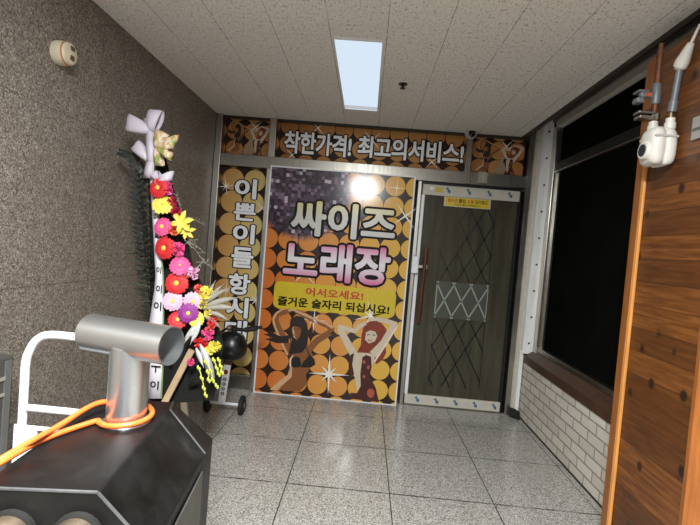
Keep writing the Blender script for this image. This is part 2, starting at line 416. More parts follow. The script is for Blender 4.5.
seg(dark, (LX0, ZB), (LX0, ZP0), .006); seg(dark, (LX1, ZB), (LX1, ZP0), .008); seg(dark, (LX1, ZP1), (LX1, ZT_), .007); seg(dark, (LX0, ZP1), (LX0, 1.46), .006)
seg(pale, (LX0, ZP0), (LX0, ZP1), .010); seg(pale, (LX1, ZP0), (LX1, ZP1), .007)
dark.build('dark_lattice', M_LDARK, door); pale.build('pale_lattice', M_LPALE, door)
M_FROST = mat('frosted_film', (68, 70, 61), .45, 0, varied(.12, 12))
MB().flat([(LX0, ZP0), (LX1, ZP0), (LX1, ZP1), (LX0, ZP1)], D+.0003, .0005).build('frosted_band', M_FROST, door)
hx = .872
hb_ = MB().tube([(hx+.012, D-.075, 1.46), (hx, D-.075, .77)], .017, 12).build('pull_handle', mat('brown_wood_handle', (86, 44, 24), .35, 0, varied(.3, 10, 0, (4, 4, .3))), door, smooth=True)
sb = MB()
for z in (1.28, .84): sb.cyl((hx+.005, D-.07, z), (hx+.005, D+.0, z), .009, n=12)
sb.box((.80, D-.075, 1.268), (.90, D-.066, 1.292)); sb.cyl((.905, D-.07, 1.262), (.905, D-.07, 1.302), .006, n=8)
sb.build('handle_bracket', M_STEEL, hb_, smooth=True)
lk = MB().box((.765, D-.085, 1.215), (.825, D-.025, 1.37)).build('lock_case', M_WHITEMETAL, door, bevel=.006)
MB().box((.752, D-.055, 1.205), (.764, D-.03, 1.38)).build('lock_shadow_gap', M_BLACK, lk)
# notice on the glass
q = [aty(446, 195, D-.006), aty(489, 207, D-.006)]
nx0, nz1 = q[0].x, 1.93; nx1, nz0 = q[1].x, 1.852
no = thing('notice_sign', (1.2, D, nz0), 'small yellow notice with red and black lettering at the top of the glass door', 'sign')
MB().box((nx0-.012, D-.006, nz0-.004), (nx1+.012, D-.001, nz1+.006)).build('plate', mat('clear_white_edge', (206, 202, 190), .3, 0, varied(.03, 30)), no)
MB().box((nx0, D-.0075, nz0), (nx1, D-.006, nz1)).build('yellow_face', mat('yellow_notice', (214, 186, 44), .4, 0, varied(.06, 50)), no)
M_RED = mat('red_print', (188, 38, 22), .45, 0, varied(.05, 40))
w_ = nx1-nx0; t_ = MB()
text_on(t_, '청소년', (nx0+.02, nz0+.034, nx0+w_*.27, nz1-.008), D-.0078, .02, idx=0)
text_on(t_, '출입', (nx0+w_*.30, nz0+.034, nx0+w_*.46, nz1-.008), D-.0078, .02, idx=1)
text_on(t_, '고용', (nx0+w_*.49, nz0+.034, nx0+w_*.65, nz1-.008), D-.0078, .02, idx=0)
text_on(t_, '금지업소', (nx0+w_*.68, nz0+.034, nx1-.015, nz1-.008), D-.0078, .02, idx=1)
t_.build('lettering', [M_RED, M_INK], no, fix=False); t_ = MB()
text_on(t_, '이곳은 출입이 제한됩니다', (nx0+w_*.22, nz0+.008, nx0+w_*.8, nz0+.024), D-.0078, .01, idx=1)
t_.build('lettering', [M_RED, M_INK], no, fix=False)
# ------------------------------------------------------------------ printed boards
C_L, C_M, C_R = (200, 108, 44), (216, 146, 68), (222, 176, 72)
def star(mb, x, z, r, y, rays=8, w=.06, rot=0.0, long=None):
    for k in range(rays):
        a = rot+k*2*PI/rays
        rr = r*(1.0 if k % 2 == 0 else (.55 if rays > 4 else 1))
        if long: rr = r*long[k % len(long)]
        d = Vector((math.cos(a), math.sin(a))); n = Vector((-d.y, d.x))*r*w; c = Vector((x, z))
        mb.flat([c+n, c+d*rr, c-n], y-.0001*k)
def blob(cx, cz, rx, rz, n=20, rot=0):
    return [(cx+rx*math.cos(a)*math.cos(rot)-rz*math.sin(a)*math.sin(rot), cz+rx*math.cos(a)*math.sin(rot)+rz*math.sin(a)*math.cos(rot)) for a in (2*PI*k/n for k in range(n))]
# two dancers drawn on the prints: outlines in photo points on the big board, one list per colour layer
def ln(pts, w0, w1=None):
    """a tapering limb along a polyline, as an outline"""
    w1 = w0 if w1 is None else w1; A, B = [], []; n = len(pts)
    for i, p in enumerate(pts):
        p = Vector(p); t = (Vector(pts[min(i+1, n-1)])-Vector(pts[max(i-1, 0)])).normalized(); q = Vector((-t.y, t.x))
        w = (w0+(w1-w0)*i/(n-1))/2; A.append(p+q*w); B.append(p-q*w)
    return A+B[::-1]
# coordinates on the 165 x 124 drawing patch (photo points minus (255,284)), 4.24 per point
TAN, TANL, HAIR, BRA = 0, 1, 2, 3
PALE, REDH, DRESS, PALED = 4, 5, 6, 7
FIG = [
 (TAN, [(98, 440), (140, 400), (150, 365), (152, 300), (175, 280), (225, 265), (245, 300), (238, 350), (215, 385), (222, 420), (190, 456), (120, 452)]),
 (TANL, [(62, 447), (110, 405), (138, 385), (150, 350), (158, 352), (155, 395), (120, 425), (92, 452)]),
 (TAN, ln([(148, 300), (128, 250), (100, 190), (84, 150)], 36, 26)), (TAN, ln([(84, 165), (95, 130), (150, 112)], 28, 16)),
 (TANL, ln([(138, 300), (112, 245), (84, 180), (78, 150), (92, 122), (122, 104)], 9, 7)),
 (TAN, ln([(222, 285), (262, 240), (318, 205)], 30, 26)), (TAN, ln([(330, 198), (310, 178), (245, 152), (170, 116)], 26, 14)),
 (TANL, ln([(330, 186), (300, 166), (240, 144), (165, 110), (140, 112)], 10, 8)),
 (HAIR, [(150, 150), (175, 134), (205, 140), (222, 170), (226, 215), (222, 260), (200, 290), (160, 296), (140, 300), (148, 270), (156, 230), (146, 190)]),
 (HAIR, [(150, 215), (110, 222), (70, 205), (30, 192), (60, 210), (35, 212), (75, 228), (40, 232), (90, 250), (140, 250)]),
 (TAN, [(158, 178), (172, 172), (190, 178), (196, 196), (190, 222), (178, 238), (166, 228), (157, 205)]),
 (TANL, [(157, 190), (164, 180), (168, 210), (172, 232), (163, 224)]),
 (HAIR, [(154, 182), (166, 164), (188, 164), (202, 182), (198, 200), (190, 184), (172, 178)]),
 (BRA, [(156, 318), (172, 306), (190, 312), (196, 340), (190, 352), (160, 354), (154, 338)]),
 (BRA, [(204, 330), (222, 312), (232, 298), (252, 318), (256, 340), (240, 352), (212, 354), (192, 352)]),
 (BRA, ln([(232, 305), (222, 280), (214, 262)], 5, 4)), (BRA, ln([(160, 318), (152, 290)], 5, 4)),
 (PALED, ln([(150, 352), (150, 322), (160, 302)], 5, 4)),
 (4+4, ln([(162, 214), (168, 217), (175, 214)], 6, 3)), (HAIR, ln([(160, 192), (170, 190)], 4, 3)), (HAIR, ln([(180, 190), (191, 193)], 4, 3)),
 # red-haired dancer
 (REDH, [(456, 190), (470, 166), (500, 156), (535, 164), (556, 190), (560, 230), (552, 262), (556, 290), (540, 322), (512, 340), (500, 300), (468, 296), (432, 290), (446, 262), (458, 235)]),
 (PALE, ln([(420, 300), (392, 250), (360, 190)], 34, 26)), (PALE, ln([(352, 182), (375, 186), (425, 200), (440, 180), (470, 165)], 22, 16)),
 (PALE, ln([(500, 300), (545, 250), (590, 175)], 36, 28)), (PALE, ln([(600, 172), (560, 158), (520, 148), (480, 150)], 22, 14)),
 (PALED, ln([(505, 330), (550, 262), (604, 176)], 8, 6)),
 (PALE, [(412, 300), (440, 290), (480, 292), (510, 300), (500, 340), (470, 380), (446, 455), (432, 450), (424, 400), (406, 350)]),
 (PALE, [(470, 205), (488, 196), (510, 202), (518, 220), (508, 242), (482, 252), (466, 236)]),
 (DRESS, [(455, 310), (470, 300), (492, 308), (494, 350), (486, 390), (512, 440), (525, 500), (410, 486), (402, 460), (432, 462), (448, 430), (446, 380)]),
 (DRESS, [(404, 300), (420, 292), (412, 340), (420, 380), (408, 400), (396, 350)]),
 (8, blob(490, 462, 16, 20, 10)), (8, blob(462, 330, 6, 8, 8)), (8, blob(480, 352, 6, 9, 8)), (8, blob(462, 392, 6, 8, 8)),
 (REDH, [(452, 210), (462, 186), (486, 176), (520, 184), (540, 210), (536, 240), (520, 206), (490, 192), (468, 204), (458, 250), (448, 262)]),
 (HAIR, ln([(474, 216), (486, 214)], 4, 3)), (HAIR, ln([(498, 214), (510, 218)], 4, 3)), (8, ln([(478, 236), (488, 239), (496, 235)], 6, 3)),
]
FMATS = [mat('print_tan', (132, 80, 38), .45, 0, varied(.04, 30)), mat('print_light_tan', (206, 164, 124), .45, 0, varied(.04, 30)),
         mat('print_dark_hair', (32, 18, 14), .45, 0, varied(.2, 30)), mat('print_black', (20, 16, 16), .45, 0, varied(.1, 30)),
         mat('print_pale_skin', (206, 190, 168), .45, 0, varied(.05, 30)), mat('print_red_hair', (128, 44, 22), .45, 0, varied(.25, 30)),
         mat('print_dark_dress', (70, 26, 18), .45, 0, varied(.4, 90)), mat('print_cream', (226, 214, 196), .45, 0, varied(.03, 30)),
         mat('print_coral', (176, 84, 64), .45, 0, varied(.1, 60))]
def figures(mb, conv, y):
    for k, (mi, pts) in enumerate(FIG):
        mb.mi = mi; mb.flat([conv(p) for p in pts], y-.00012*k, .0004)
    return mb
YS = D-.075                                   # printed face of the big board
def bw(px, py):
    p = aty(px, py, YS); return (p.x, p.z)
bx0, bx1, bz0, bz1 = bw(271.6, 167)[0], bw(415, 178)[0]-.004, .0, bw(340, 172)[1]
bx0, bx1 = bx0+.004, bx1
BCX = (bx0+bx1)/2
board = thing('signboard', (BCX, D-.06, 0), 'large glossy printed signboard with two dancers standing beside the glass door', 'signboard')
lc = bw(278.6, 360.6)
bl = bw(292, 196)
MB().box((bx0, YS, bz0+.006), (bx1, D-.056, bz1)).build('panel', mat('spotted_print', (200, 130, 60), .5, 0,
    spots(lc[0]-BCX, lc[1], .1855, C_L, C_M, C_R, bx1-bx0, (bl[0]-BCX+.10, bl[1]+.06, .45)), Specular_IOR_Level=.15, Coat_Weight=1.0, Coat_Roughness=.15), board)
fr = MB()
for a, b in (((bx0-.012, YS-.006, 0), (bx0, D-.052, bz1+.012)), ((bx1, YS-.006, 0), (bx1+.012, D-.052, bz1+.012)),
             ((bx0, YS-.006, 0), (bx1, D-.052, .008)), ((bx0, YS-.006, bz1), (bx1, D-.052, bz1+.012))): fr.box(a, b)
fr.build('edge_trim', M_WHITEMETAL, board)
def quad_px(x0, y0, x1, y1, f=bw):
    a, b = f(x0, y0), f(x1, y1); return (a[0], b[1], b[0], a[1])
def title(body, quad, mats, off, grow, name, y=YS, parent=board, spacing=1.0):
    o1 = text_on(MB(), body, quad, y-.0006, off, grow, .0006, spacing=spacing).build(name+'_outline', M_INK, parent, fix=False)
    text_on(MB(), body, quad, y-.0014, off, 0, .0008, spacing=spacing).build(name, mats, parent, fix=False)
q1 = (bw(290, 228)[0], bw(345, 239)[1], bw(396, 225)[0], bw(345, 203)[1])
title('싸이즈', q1, mat('cream_title_print', (200, 196, 186), .3, 0, gradz([(.5, (198, 196, 190)), (.85, (206, 198, 150)), (1, (208, 190, 88))], q1[1], q1[3])), .036, .060, 'title_lettering')
q2 = (bw(283, 265)[0], bw(338, 283)[1], bw(391, 262)[0], bw(338, 243.5)[1])
title('노래장', q2, mat('pink_title_print', (220, 160, 190), .3, 0, gradz([(0, (206, 84, 140)), (.3, (222, 196, 212)), (.55, (228, 226, 228)), (.78, (224, 180, 204)), (1, (202, 78, 136))], q2[1], q2[3])), .036, .060, 'second_title_lettering')
# yellow welcome bar with rounded ends
a0, a1 = bw(273, 290), bw(396, 311)
wx0, wx1, wz0, wz1 = a0[0]+.01, a1[0]-.01, bw(335, 313)[1], bw(335, 286)[1]
rr = .05; pts = []
for cx, cz, s in ((wx1-rr, wz1-rr, 0), (wx0+rr, wz1-rr, 1), (wx0+rr, wz0+rr, 2), (wx1-rr, wz0+rr, 3)):
    pts += [(cx+rr*math.cos((s+k/5)*PI/2), cz+rr*math.sin((s+k/5)*PI/2)) for k in range(6)]
MB().flat(pts, YS-.0002, .0006).build('welcome_bar', mat('mustard_print', (206, 182, 42), .3, 0, varied(.04, 20)), board)
wm = (wx1-wx0)
q3 = (wx0+wm*.26, wz0+(wz1-wz0)*.54, wx0+wm*.735, wz1-(wz1-wz0)*.13)
text_on(MB(), '어서오세요!', q3, YS-.001, .030).build('greeting_lettering', M_RED, board, fix=False)
q4 = (wx0+wm*.035, wz0+(wz1-wz0)*.1, wx1-wm*.045, wz0+(wz1-wz0)*.46)
text_on(MB(), '즐거운 술자리 되십시요!', q4, YS-.001, .032).build('slogan_lettering', M_INK, board, fix=False)
conv_main = lambda p: bw(255+p[0]/4.236, 284+p[1]/4.236)
figures(MB(), conv_main, YS-.0003).build('dancer_print', FMATS, board)
M_SPARK = mat('white_sparkle_print', (236, 232, 222), .3, 0, varied(.02, 20))
for (px, py, r, rays, w, rot, lg) in ((329, 374, .19, 8, .07, .03, (1, .5, 1, .55)), (314, 320, .12, 8, .06, 0, (1, .5)), (371, 316, .16, 8, .06, .3, (1, .6)),
        (405.5, 216, .15, 4, .05, PI/4-.1, None), (397, 188, .10, 4, .04, 0, None), (305, 273, .15, 4, .05, PI/4, None)):
    x, z = bw(px, py); sp = MB(); star(sp, x, z, r, YS-.0052 if py > 350 else YS+.0004, rays, w, rot, lg); sp.build('sparkle_print', M_SPARK, board)
# facade prints in the steel frames
YF = D+.01
def fw(px, py):
    p = aty(px, py, YF-.002); return (p.x, p.z)
def printed(name, x0, x1, z0, z1, label, cx, cz, step, cols, matname):
    t = thing(name, ((x0+x1)/2, YF+.01, z0), label, 'sign')
    MB().box((x0, YF, z0), (x1, YF+.012, z1)).build('panel', mat(matname, (180, 130, 70), .5, 0, spots(cx-(x0+x1)/2, cz-z0, step, *cols, x1-x0), Specular_IOR_Level=.2), t)
    return t
ban = printed('banner', -1.053, -.624, .132, 2.053, 'tall narrow banner with white vertical lettering left of the signboard', -.735, .30, .205, ((186, 136, 76), (200, 164, 102), (208, 184, 116)), 'tan_spotted_print')
chars = '이쁜이들 항시대'
cy = [(246, 178.5, 199), (245, 203, 221), (244, 224, 244), (242.5, 247, 268), None, (239.5, 273.5, 295), (237.5, 297, 318), (236, 320, 341)]
ob, fb = MB(), MB()
for ch, c in zip(chars, cy):
    if not c: continue
    hw = 11.5
    x0, x1 = fw(c[0]-hw, (c[1]+c[2])/2)[0], fw(c[0]+hw-.5, (c[1]+c[2])/2)[0]
    z1, z0 = fw(c[0], c[1])[1], fw(c[0], c[2])[1]
    text_on(ob, ch, (x0, z0, x1, z1), YF-.0006, .034, .05, .0004)
    text_on(fb, ch, (x0, z0, x1, z1), YF-.0012, .034, 0, .0006)
ob.build('lettering_outline', M_INK, ban, fix=False); fb.build('lettering', M_WHITEPRINT, ban, fix=False)
for (px, py, r, rays, rot) in ((226, 186, .10, 8, .2), (262, 208, .10, 4, PI/4), (256, 300, .13, 8, .1), (226, 290, .09, 8, 0)):
    x, z = fw(px, py); sp = MB(); star(sp, x, z, r, YF+.0004, rays, .05, rot); sp.build('sparkle_print', M_SPARK, ban)
C_T = ((160, 104, 54), (184, 134, 78), (172, 118, 64))
topb = printed('banner', -.560, 1.170, 2.167, 2.494, 'long banner above the signboard with white lettering in one line', -.45, 2.30, .168, C_T, 'brown_spotted_print')
qa = (fw(283, 143)[0], fw(330, 158)[1], fw(357, 148)[0], fw(330, 133.5)[1])
qa = (fw(284, 143)[0], fw(330, 156.5)[1], fw(351.5, 148)[0], fw(330, 133.5)[1])
qb = (fw(357.5, 148)[0], fw(410, 161)[1], fw(464, 153)[0], fw(410, 139)[1])
for body, qd in (('착한가격!', qa), ('최고의서비스!', qb)):
    text_on(MB(), body, qd, YF-.0006, .03, .06, .0004, spacing=.94).build('lettering_outline', M_INK, topb, fix=False)
    text_on(MB(), body, qd, YF-.0012, .03, 0, .0006, spacing=.94).build('lettering', M_WHITEPRINT, topb, fix=False)
for (px, py, r) in ((318, 128, .10), (432, 162, .09), (292, 155, .09), (372, 140, .12)):
    x, z = fw(px, py); sp = MB(); star(sp, x, z, r, YF+.0004, 4, .05, PI/4); sp.build('sparkle_print', M_SPARK, topb)
def small_print(x0, x1, label, cx):
    t = printed('poster', x0, x1, 2.167, 2.494, label, cx, 2.22, .165, C_T, 'brown_spotted_print_%d' % int(100*(x0+3)))
    xs = lambda p: (x0+(x1-x0)*(p[0]-20)/600*.98+.01, 2.172+(2.494-2.172)*(470-p[1])/372*.92+.01)
    sw = MB()
    sw.flat([xs(p) for p in ((310, 420), (330, 330), (400, 260), (380, 340), (440, 400), (390, 470), (250, 470))], YF-.0001, .0003)
    sw.build('pale_swirl', mat('print_faded_cream', (160, 140, 116), .45, 0, varied(.1, 40)), t)
    figures(MB(), xs, YF-.0006).build('dancer_print', FMATS, t)
    s_ = MB(); c = ((x0+x1)/2+.07, 2.43); star(s_, c[0], c[1], .09, YF-.0001, 4, .05, PI/4); s_.build('sparkle_print', M_SPARK, t)
small_print(-1.053, -.624, 'small square dancer print in the top left corner of the facade beside the granite wall', -.95)
small_print(1.227, 1.70, 'small square dancer print above the glass door, right of the security camera', 1.30)
# ------------------------------------------------------------------ lamps
M_DIFF = bpy.data.materials.new('lit_diffuser'); M_DIFF.use_nodes = True
nt = NT(M_DIFF); nt.n.remove(nt.n['Principled BSDF'])
e = nt.add('ShaderNodeEmission', inp={'Color': lin((218, 234, 250)), 'Strength': .98/2**.28})
nt.l.new(e.outputs[0], nt.n['Material Output'].inputs[0])
EXPO = 0.28
def ceiling_light(y0, y1, label, power):
    x0, x1 = .080, .340
    t = thing('ceiling_light', ((x0+x1)/2, (y0+y1)/2, H), label, 'ceiling light', 'recessed ceiling panels')
    f = MB()
    for a, b in (((x0-.012, y0-.012), (x0, y1+.012)), ((x1, y0-.012), (x1+.012, y1+.012)), ((x0, y0-.012), (x1, y0)), ((x0, y1), (x1, y1+.012))):
        f.box((a[0], a[1], H-.008), (b[0], b[1], H+.0))
    f.build('frame', M_WHITEMETAL, t)
    MB().box((x0, y0, H-.006), (x1, y1, H-.001)).build('diffuser', M_DIFF, t)
    MB().box((x0, y1-.10, H-.0068), (x1, y1-.015, H-.0062)).build('end_cap', mat('pale_end_cap', (190, 196, 206), .5, 0, varied(.05, 30), Emission_Color=lin((200, 206, 214)), Emission_Strength=.55), t)
    l = bpy.data.lights.new('lamp', 'AREA'); l.shape = 'RECTANGLE'; l.size = x1-x0-.02; l.size_y = y1-y0-.04; l.energy = power; l.color = (.965, 1.0, 1.0)
    o = bpy.data.objects.new('lamp', l); o.location = (0, 0, -.009); o.parent = t; COL.objects.link(o)
    return t
ceiling_light(2.53, 3.77, 'bright rectangular light panel set in the ceiling in front of the signboard', 3)
ceiling_light(-.72, .52, 'matching light panel in the ceiling above the camera, out of view', 225)
# ------------------------------------------------------------------ fittings on ceiling and walls
p = at(403, 84, 2, H)
det = thing('ceiling_sprinkler', (p.x, p.y, H-.03), 'small black sprinkler head hanging from the ceiling right of the light panel', 'sprinkler')
MB().lathe((p.x, p.y, H+.004), (0, 0, -1), [(0, .032), (.008, .030), (.010, .012)]).build('collar', M_BLACK, det, smooth=True)
MB().lathe((p.x, p.y, H-.005), (0, 0, -1), [(0, .010), (.02, .008), (.024, .004)], 12).build('nozzle', M_BLACK, det, smooth=True)
MB().lathe((p.x, p.y, H-.028), (0, 0, -1), [(0, .020), (.003, .020), (.004, .002)], 12).build('deflector', M_BLACK, det)
# round detector on the left wall
p = at(60, 53, 0, L)
p = at(57.5, 53, 0, L)
al = thing('wall_alarm', (L, p.y, p.z-.07), 'round cream alarm unit high on the granite wall', 'alarm')
MB().lathe((L, p.y, p.z), (1, 0, 0), [(0, .052), (.012, .054), (.045, .052), (.062, .046), (.069, .02), (.070, .0)]).build('housing', mat('cream_plastic', (206, 192, 168), .45, 0, varied(.05, 30)), al, smooth=True)
MB().lathe((L+.046, p.y-.0, p.z-.0), (1, 0, 0), [(0, .0525), (.006, .051)], 24).build('amber_ring', mat('amber_ring', (170, 120, 62), .5, 0, varied(.2, 40)), al)
for dz in (.022, -.018): MB().box((L+.056, p.y-.012, p.z+dz-.009), (L+.0725, p.y+.012, p.z+dz+.009)).build('grille_slot', mat('dark_slot', (84, 66, 48), .6, 0, varied(.1, 40)), al)
# security camera on the facade above the door
p = aty(471, 134, D-.06)
sc = thing('security_camera', (p.x, D-.03, p.z-.05), 'white dome security camera with black lens at the top of the facade', 'security camera')
MB().lathe((p.x, D-.03, p.z+.005), (0, -1, 0), [(0, .05), (.02, .052), (.055, .05), (.075, .042)]).build('housing', mat('camera_white', (190, 186, 178), .4, 0, varied(.04, 30)), sc, smooth=True)
MB().ball((p.x, D-.098, p.z-.006), .034, 12, (1, .6, 1)).build('lens', mat('black_lens', (10, 10, 11), .12, 0, varied(.1, 30)), sc, smooth='all')
p2 = aty(468, 180, D-.055)
cz0 = p2.z-.03
cond = MB().box((1.180, D-.062, cz0), (1.214, D-.030, p.z-.05)).build('cable_duct', mat('grey_duct', (128, 120, 108), .5, .2, varied(.15, 30)), bevel=.004)
tag(cond, 'narrow grey cable duct running down the facade below the security camera', 'cable duct')
p3 = aty(483, 178, D-.06)
jb = thing('junction_box', (p3.x, D-.05, p3.z-.06), 'small beige junction box on the steel transom right of the cable duct', 'junction box')
MB().box((p3.x-.045, D-.09, p3.z-.05), (p3.x+.035, D-.051, p3.z+.05)).build('case', mat('beige_box', (156, 148, 132), .5, 0, varied(.05, 30)), jb, bevel=.006)
MB().box((p3.x-.007, D-.0925, p3.z-.045), (p3.x-.003, D-.09, p3.z+.045)).build('seam', M_BEIGE, jb)
# rubber scrap at the foot of the corner strip
pr = at(512, 408, 1, D-.12)
sc_ = MB()
sc_.loft([[(1.745, D-.09, .0), (1.83, D-.16, 0), (1.845, D-.11, 0), (1.80, D-.065, 0)], [(1.75, D-.088, .09), (1.80, D-.15, .03), (1.84, D-.105, .06), (1.80, D-.066, .075)]])
tag(sc_.build('door_wedge', M_RUBBER, bevel=.004), 'black rubber wedge on the floor at the corner post by the glass door', 'door wedge')
# ------------------------------------------------------------------ pine partition at the right
XP = 1.60
part = thing('wooden_partition', (1.64, 1.9, 0), 'tall knotty pine boarding in front of the dark window at the right', 'wooden partition')
MB().box((XP, 1.40, 0), (1.648, 2.20, 2.385)).build('boarding', mat('knotty_pine', (140, 86, 40), .42, 0, pine_boards), part)
M_PTRIM = mat('pine_trim', (138, 82, 36), .38, 0, varied(.2, 9, 0, (6, 6, .6)))
tr_ = MB().box((XP-.006, 2.20, 0), (1.648, 2.262, 2.385)).build('edge_board', M_PTRIM, part, bevel=.003)
MB().box((XP-.014, 2.176, 0), (XP+.0, 2.200, 2.02)).build('edge_bead', mat('highlit_pine_bead', (206, 140, 74), .35, 0, varied(.15, 9, 0, (6, 6, .6))), part, bevel=.004)  # bead coloured paler to carry the highlight on the lit edge
MB().box((XP-.016, 1.5, 0), (XP+.0, 1.715, 2.385)).build('post', mat('orange_pine', (186, 112, 56), .4, 0, varied(.2, 9, 0, (6, 6, .6))), part, bevel=.004)
pq = at(697, 128, 0, XP-.004)
pl_ = thing('wall_plate', (XP, pq.y, pq.z-.05), 'small grey plate fixed on the pine boarding at the right edge', 'plate')
MB().box((XP-.010, pq.y-.05, pq.z-.045), (XP-.0005, pq.y+.022, pq.z+.045)).build('cover', mat('grey_plate', (150, 146, 142), .45, 0, varied(.1, 40)), pl_, bevel=.002)
MB().box((XP-.0112, pq.y-.045, pq.z-.012), (XP-.010, pq.y+.015, pq.z+.0)).build('band', mat('dark_band', (88, 84, 80), .5, 0, varied(.1, 40)), pl_)
MB().box((XP-.010, 1.715, 0), (XP+.0, 1.74, 2.385)).build('corner_bead', M_PTRIM, part, bevel=.003)
# ------------------------------------------------------------------ gas meter and pipes
M_METER = mat('meter_white', (214, 210, 202), .45, 0, varied(.04, 30))
M_PIPE = mat('grey_gas_pipe', (116, 118, 122), .45, .3, varied(.1, 30))
mx, my, mz = 1.540, 2.02, 1.928
gm = thing('gas_meter', (XP, my, mz-.1), 'white gas meter hung at the top left edge of the pine boarding', 'gas meter')
body = MB(); rings = []
for (dx_, s) in ((-.052, .66), (-.046, .84), (-.030, .97), (-.008, 1.0), (-.004, .92), (.004, .92), (.008, 1.0), (.034, .97), (.046, .86), (.052, .7)):
    ring = []
    for k in range(20):
        a = 2*PI*k/20; c, sn = math.cos(a), math.sin(a)
        e_ = .62
        yy = math.copysign(abs(c)**e_, c)*.060*s; zz = math.copysign(abs(sn)**e_, sn)*(.082 if sn > 0 else .090)*s
        if sn < -.2 and abs(c) < .35: zz *= .90
        ring.append((mx+dx_, my+yy, mz+zz))
    rings.append(ring)
body.loft(rings); gb = body.build('body', M_METER, gm, smooth='all')
dl = MB().lathe((mx-.046, my-.005, mz-.02), (-1, 0, 0), [(0, .040), (.016, .038), (.020, .034)]).build('dial_bezel', M_METER, gm, smooth=True)
MB().lathe((mx-.066, my-.005, mz-.02), (-1, 0, 0), [(0, .026), (.003, .025)], 18).build('dial', mat('dial_dark', (44, 46, 50), .2, 0, varied(.1, 60)), dl)
MB().box((mx-.046, my-.062, mz+.030), (mx+.046, my+.062, mz+.040)).build('flange', mat('meter_grey', (178, 176, 172), .5, 0, varied(.05, 30)), gm, bevel=.003)
for dx_, dy in ((.030, -.018), (-.004, .042)): MB().lathe((mx+dx_, my+dy, mz+.072), (0, 0, 1), [(0, .022), (.026, .022), (.028, .018), (.046, .018)], 16).build('inlet_neck', M_METER, gm, smooth=True)
gp = thing('gas_pipe', (mx+.03, my-.018, mz+.118), 'grey gas pipe with white cone rising from the right of the meter to the ceiling', 'pipe')
top = Vector((mx+.03, my-.018, mz+.119)); lean = Vector((0, -.13, 1)).normalized()
MB().lathe(top, (0, 0, 1), [(0, .010), (.03, .010)], 12).build('brass_nipple', mat('old_brass', (128, 112, 86), .4, .7, varied(.15, 40)), gp, smooth=True)
MB().tube([top+lean*.025, top+lean*.215], .0135, 14).build('tube', M_PIPE, gp, smooth=True)
MB().lathe(top+lean*.025, lean, [(0, .0175), (.045, .0175), (.047, .0135)], 14).build('coupling', M_PIPE, gp, smooth=True)
ce = top+lean*.205; ln2 = Vector((0, -.75, 1)).normalized()
cc_ = MB().lathe(ce, ln2, [(-.012, .014), (0, .026), (.02, .027), (.09, .013), (.093, .006), (.16, .005)], 14).build('cone_cap', M_METER, gp, smooth=True)
MB().lathe(ce+ln2*.080, ln2, [(0, .0135), (.008, .0135)], 12).build('orange_ring', mat('orange_button', (196, 88, 40), .5, 0, varied(.1, 40)), cc_)
gv = thing('gas_valve', (mx-.004, my+.042, mz+.119), 'grey gas cock with orange button on the pipe left of the meter neck', 'valve')
vp = Vector((mx-.004, my+.042, mz+.172))
MB().tube([vp+Vector((0, 0, -.052)), vp+Vector((0, 0, .28))], .010, 12).build('riser', mat('brown_painted_pipe', (112, 66, 40), .5, 0, varied(.15, 30)), gv, smooth=True)
MB().lathe(vp+Vector((0, 0, .02)), (0, 0, 1), [(0, .016), (.01, .019), (.08, .019), (.09, .014)], 14).build('cock_body', M_PIPE, gv, smooth=True)
b_ = MB(); b_.box((vp.x-.07, vp.y-.012, vp.z+.045), (vp.x-.012, vp.y+.012, vp.z+.068)); b_.box((vp.x-.078, vp.y-.008, vp.z+.068), (vp.x-.030, vp.y+.045, vp.z+.080)); b_.box((vp.x-.082, vp.y-.01, vp.z+.022), (vp.x-.050, vp.y+.035, vp.z+.046))
b_.build('lever', M_PIPE, gv, bevel=.006)
MB().lathe((vp.x-.04, vp.y-.012, vp.z+.056), (0, -1, 0), [(0, .010), (.006, .008)], 12).build('orange_button', mat('orange_button', (196, 88, 40), .5, 0, varied(.1, 40)), gv)
b_ = MB(); b_.lathe((vp.x-.0, vp.y, vp.z-.050), (0, 0, 1), [(0, .024), (.03, .024)], 6); b_.box((vp.x-.075, vp.y-.03, vp.z-.050), (vp.x-.012, vp.y+.02, vp.z-.036)); b_.box((vp.x-.080, vp.y-.03, vp.z-.030), (vp.x-.012, vp.y+.02, vp.z-.018))
b_.build('bracket', M_DULL, gv, bevel=.003)
# ------------------------------------------------------------------ stove
ang = math.radians(6.4); U = Vector((math.cos(ang), math.sin(ang), 0)); V = Vector((-math.sin(ang), math.cos(ang), 0)); P0 = Vector((-.142, .889, 0))
def st(u, v, z): return P0+U*u+V*v+Vector((0, 0, z))
def worn_black(t, b):
    tc = t.add('ShaderNodeTexCoord').outputs['Object']
    n = t.add('ShaderNodeTexNoise', inp={'Vector': tc, 'Scale': 9.0, 'Detail': 6.0, 'Roughness': .65}).outputs[0]
    t.l.new(t.ramp(n, [(.35, lin((16, 15, 14))), (.6, lin((27, 26, 25))), (.75, lin((50, 48, 46)))]), b.inputs['Base Color'])
    t.l.new(t.ramp(n, [(.3, (.36, .36, .36, 1)), (.7, (.55, .55, .55, 1))]), b.inputs['Roughness'])
M_IRON = mat('black_sheet_iron', (44, 42, 40), .42, .3, worn_black)
M_IRONEDGE = mat('worn_iron_edge', (128, 128, 130), .35, .8, varied(.2, 30))
sv = thing('stove', st(-.11, .27, 0), 'black sheet iron stove with sloping shoulders and a steel flue in the left foreground', 'stove')
top = [(0, 0), (0, .462), (-.012, .53), (-.213, .53), (-.225, .462), (-.225, 0)]
mid = [(.112, 0), (.116, .44), (.115, .55), (-.335, .55), (-.338, .44), (-.337, 0)]
mb = MB().loft([[st(u, v, .40) for u, v in mid], [st(u, v, .752) for u, v in mid], [st(u, v, .87) for u, v in top]])
mb.build('body', M_IRON, sv, bevel=.004)
def edge(a, b, r): MB().tube([a, b], r, 6).build('worn_edge', M_IRONEDGE, sv, smooth=True)
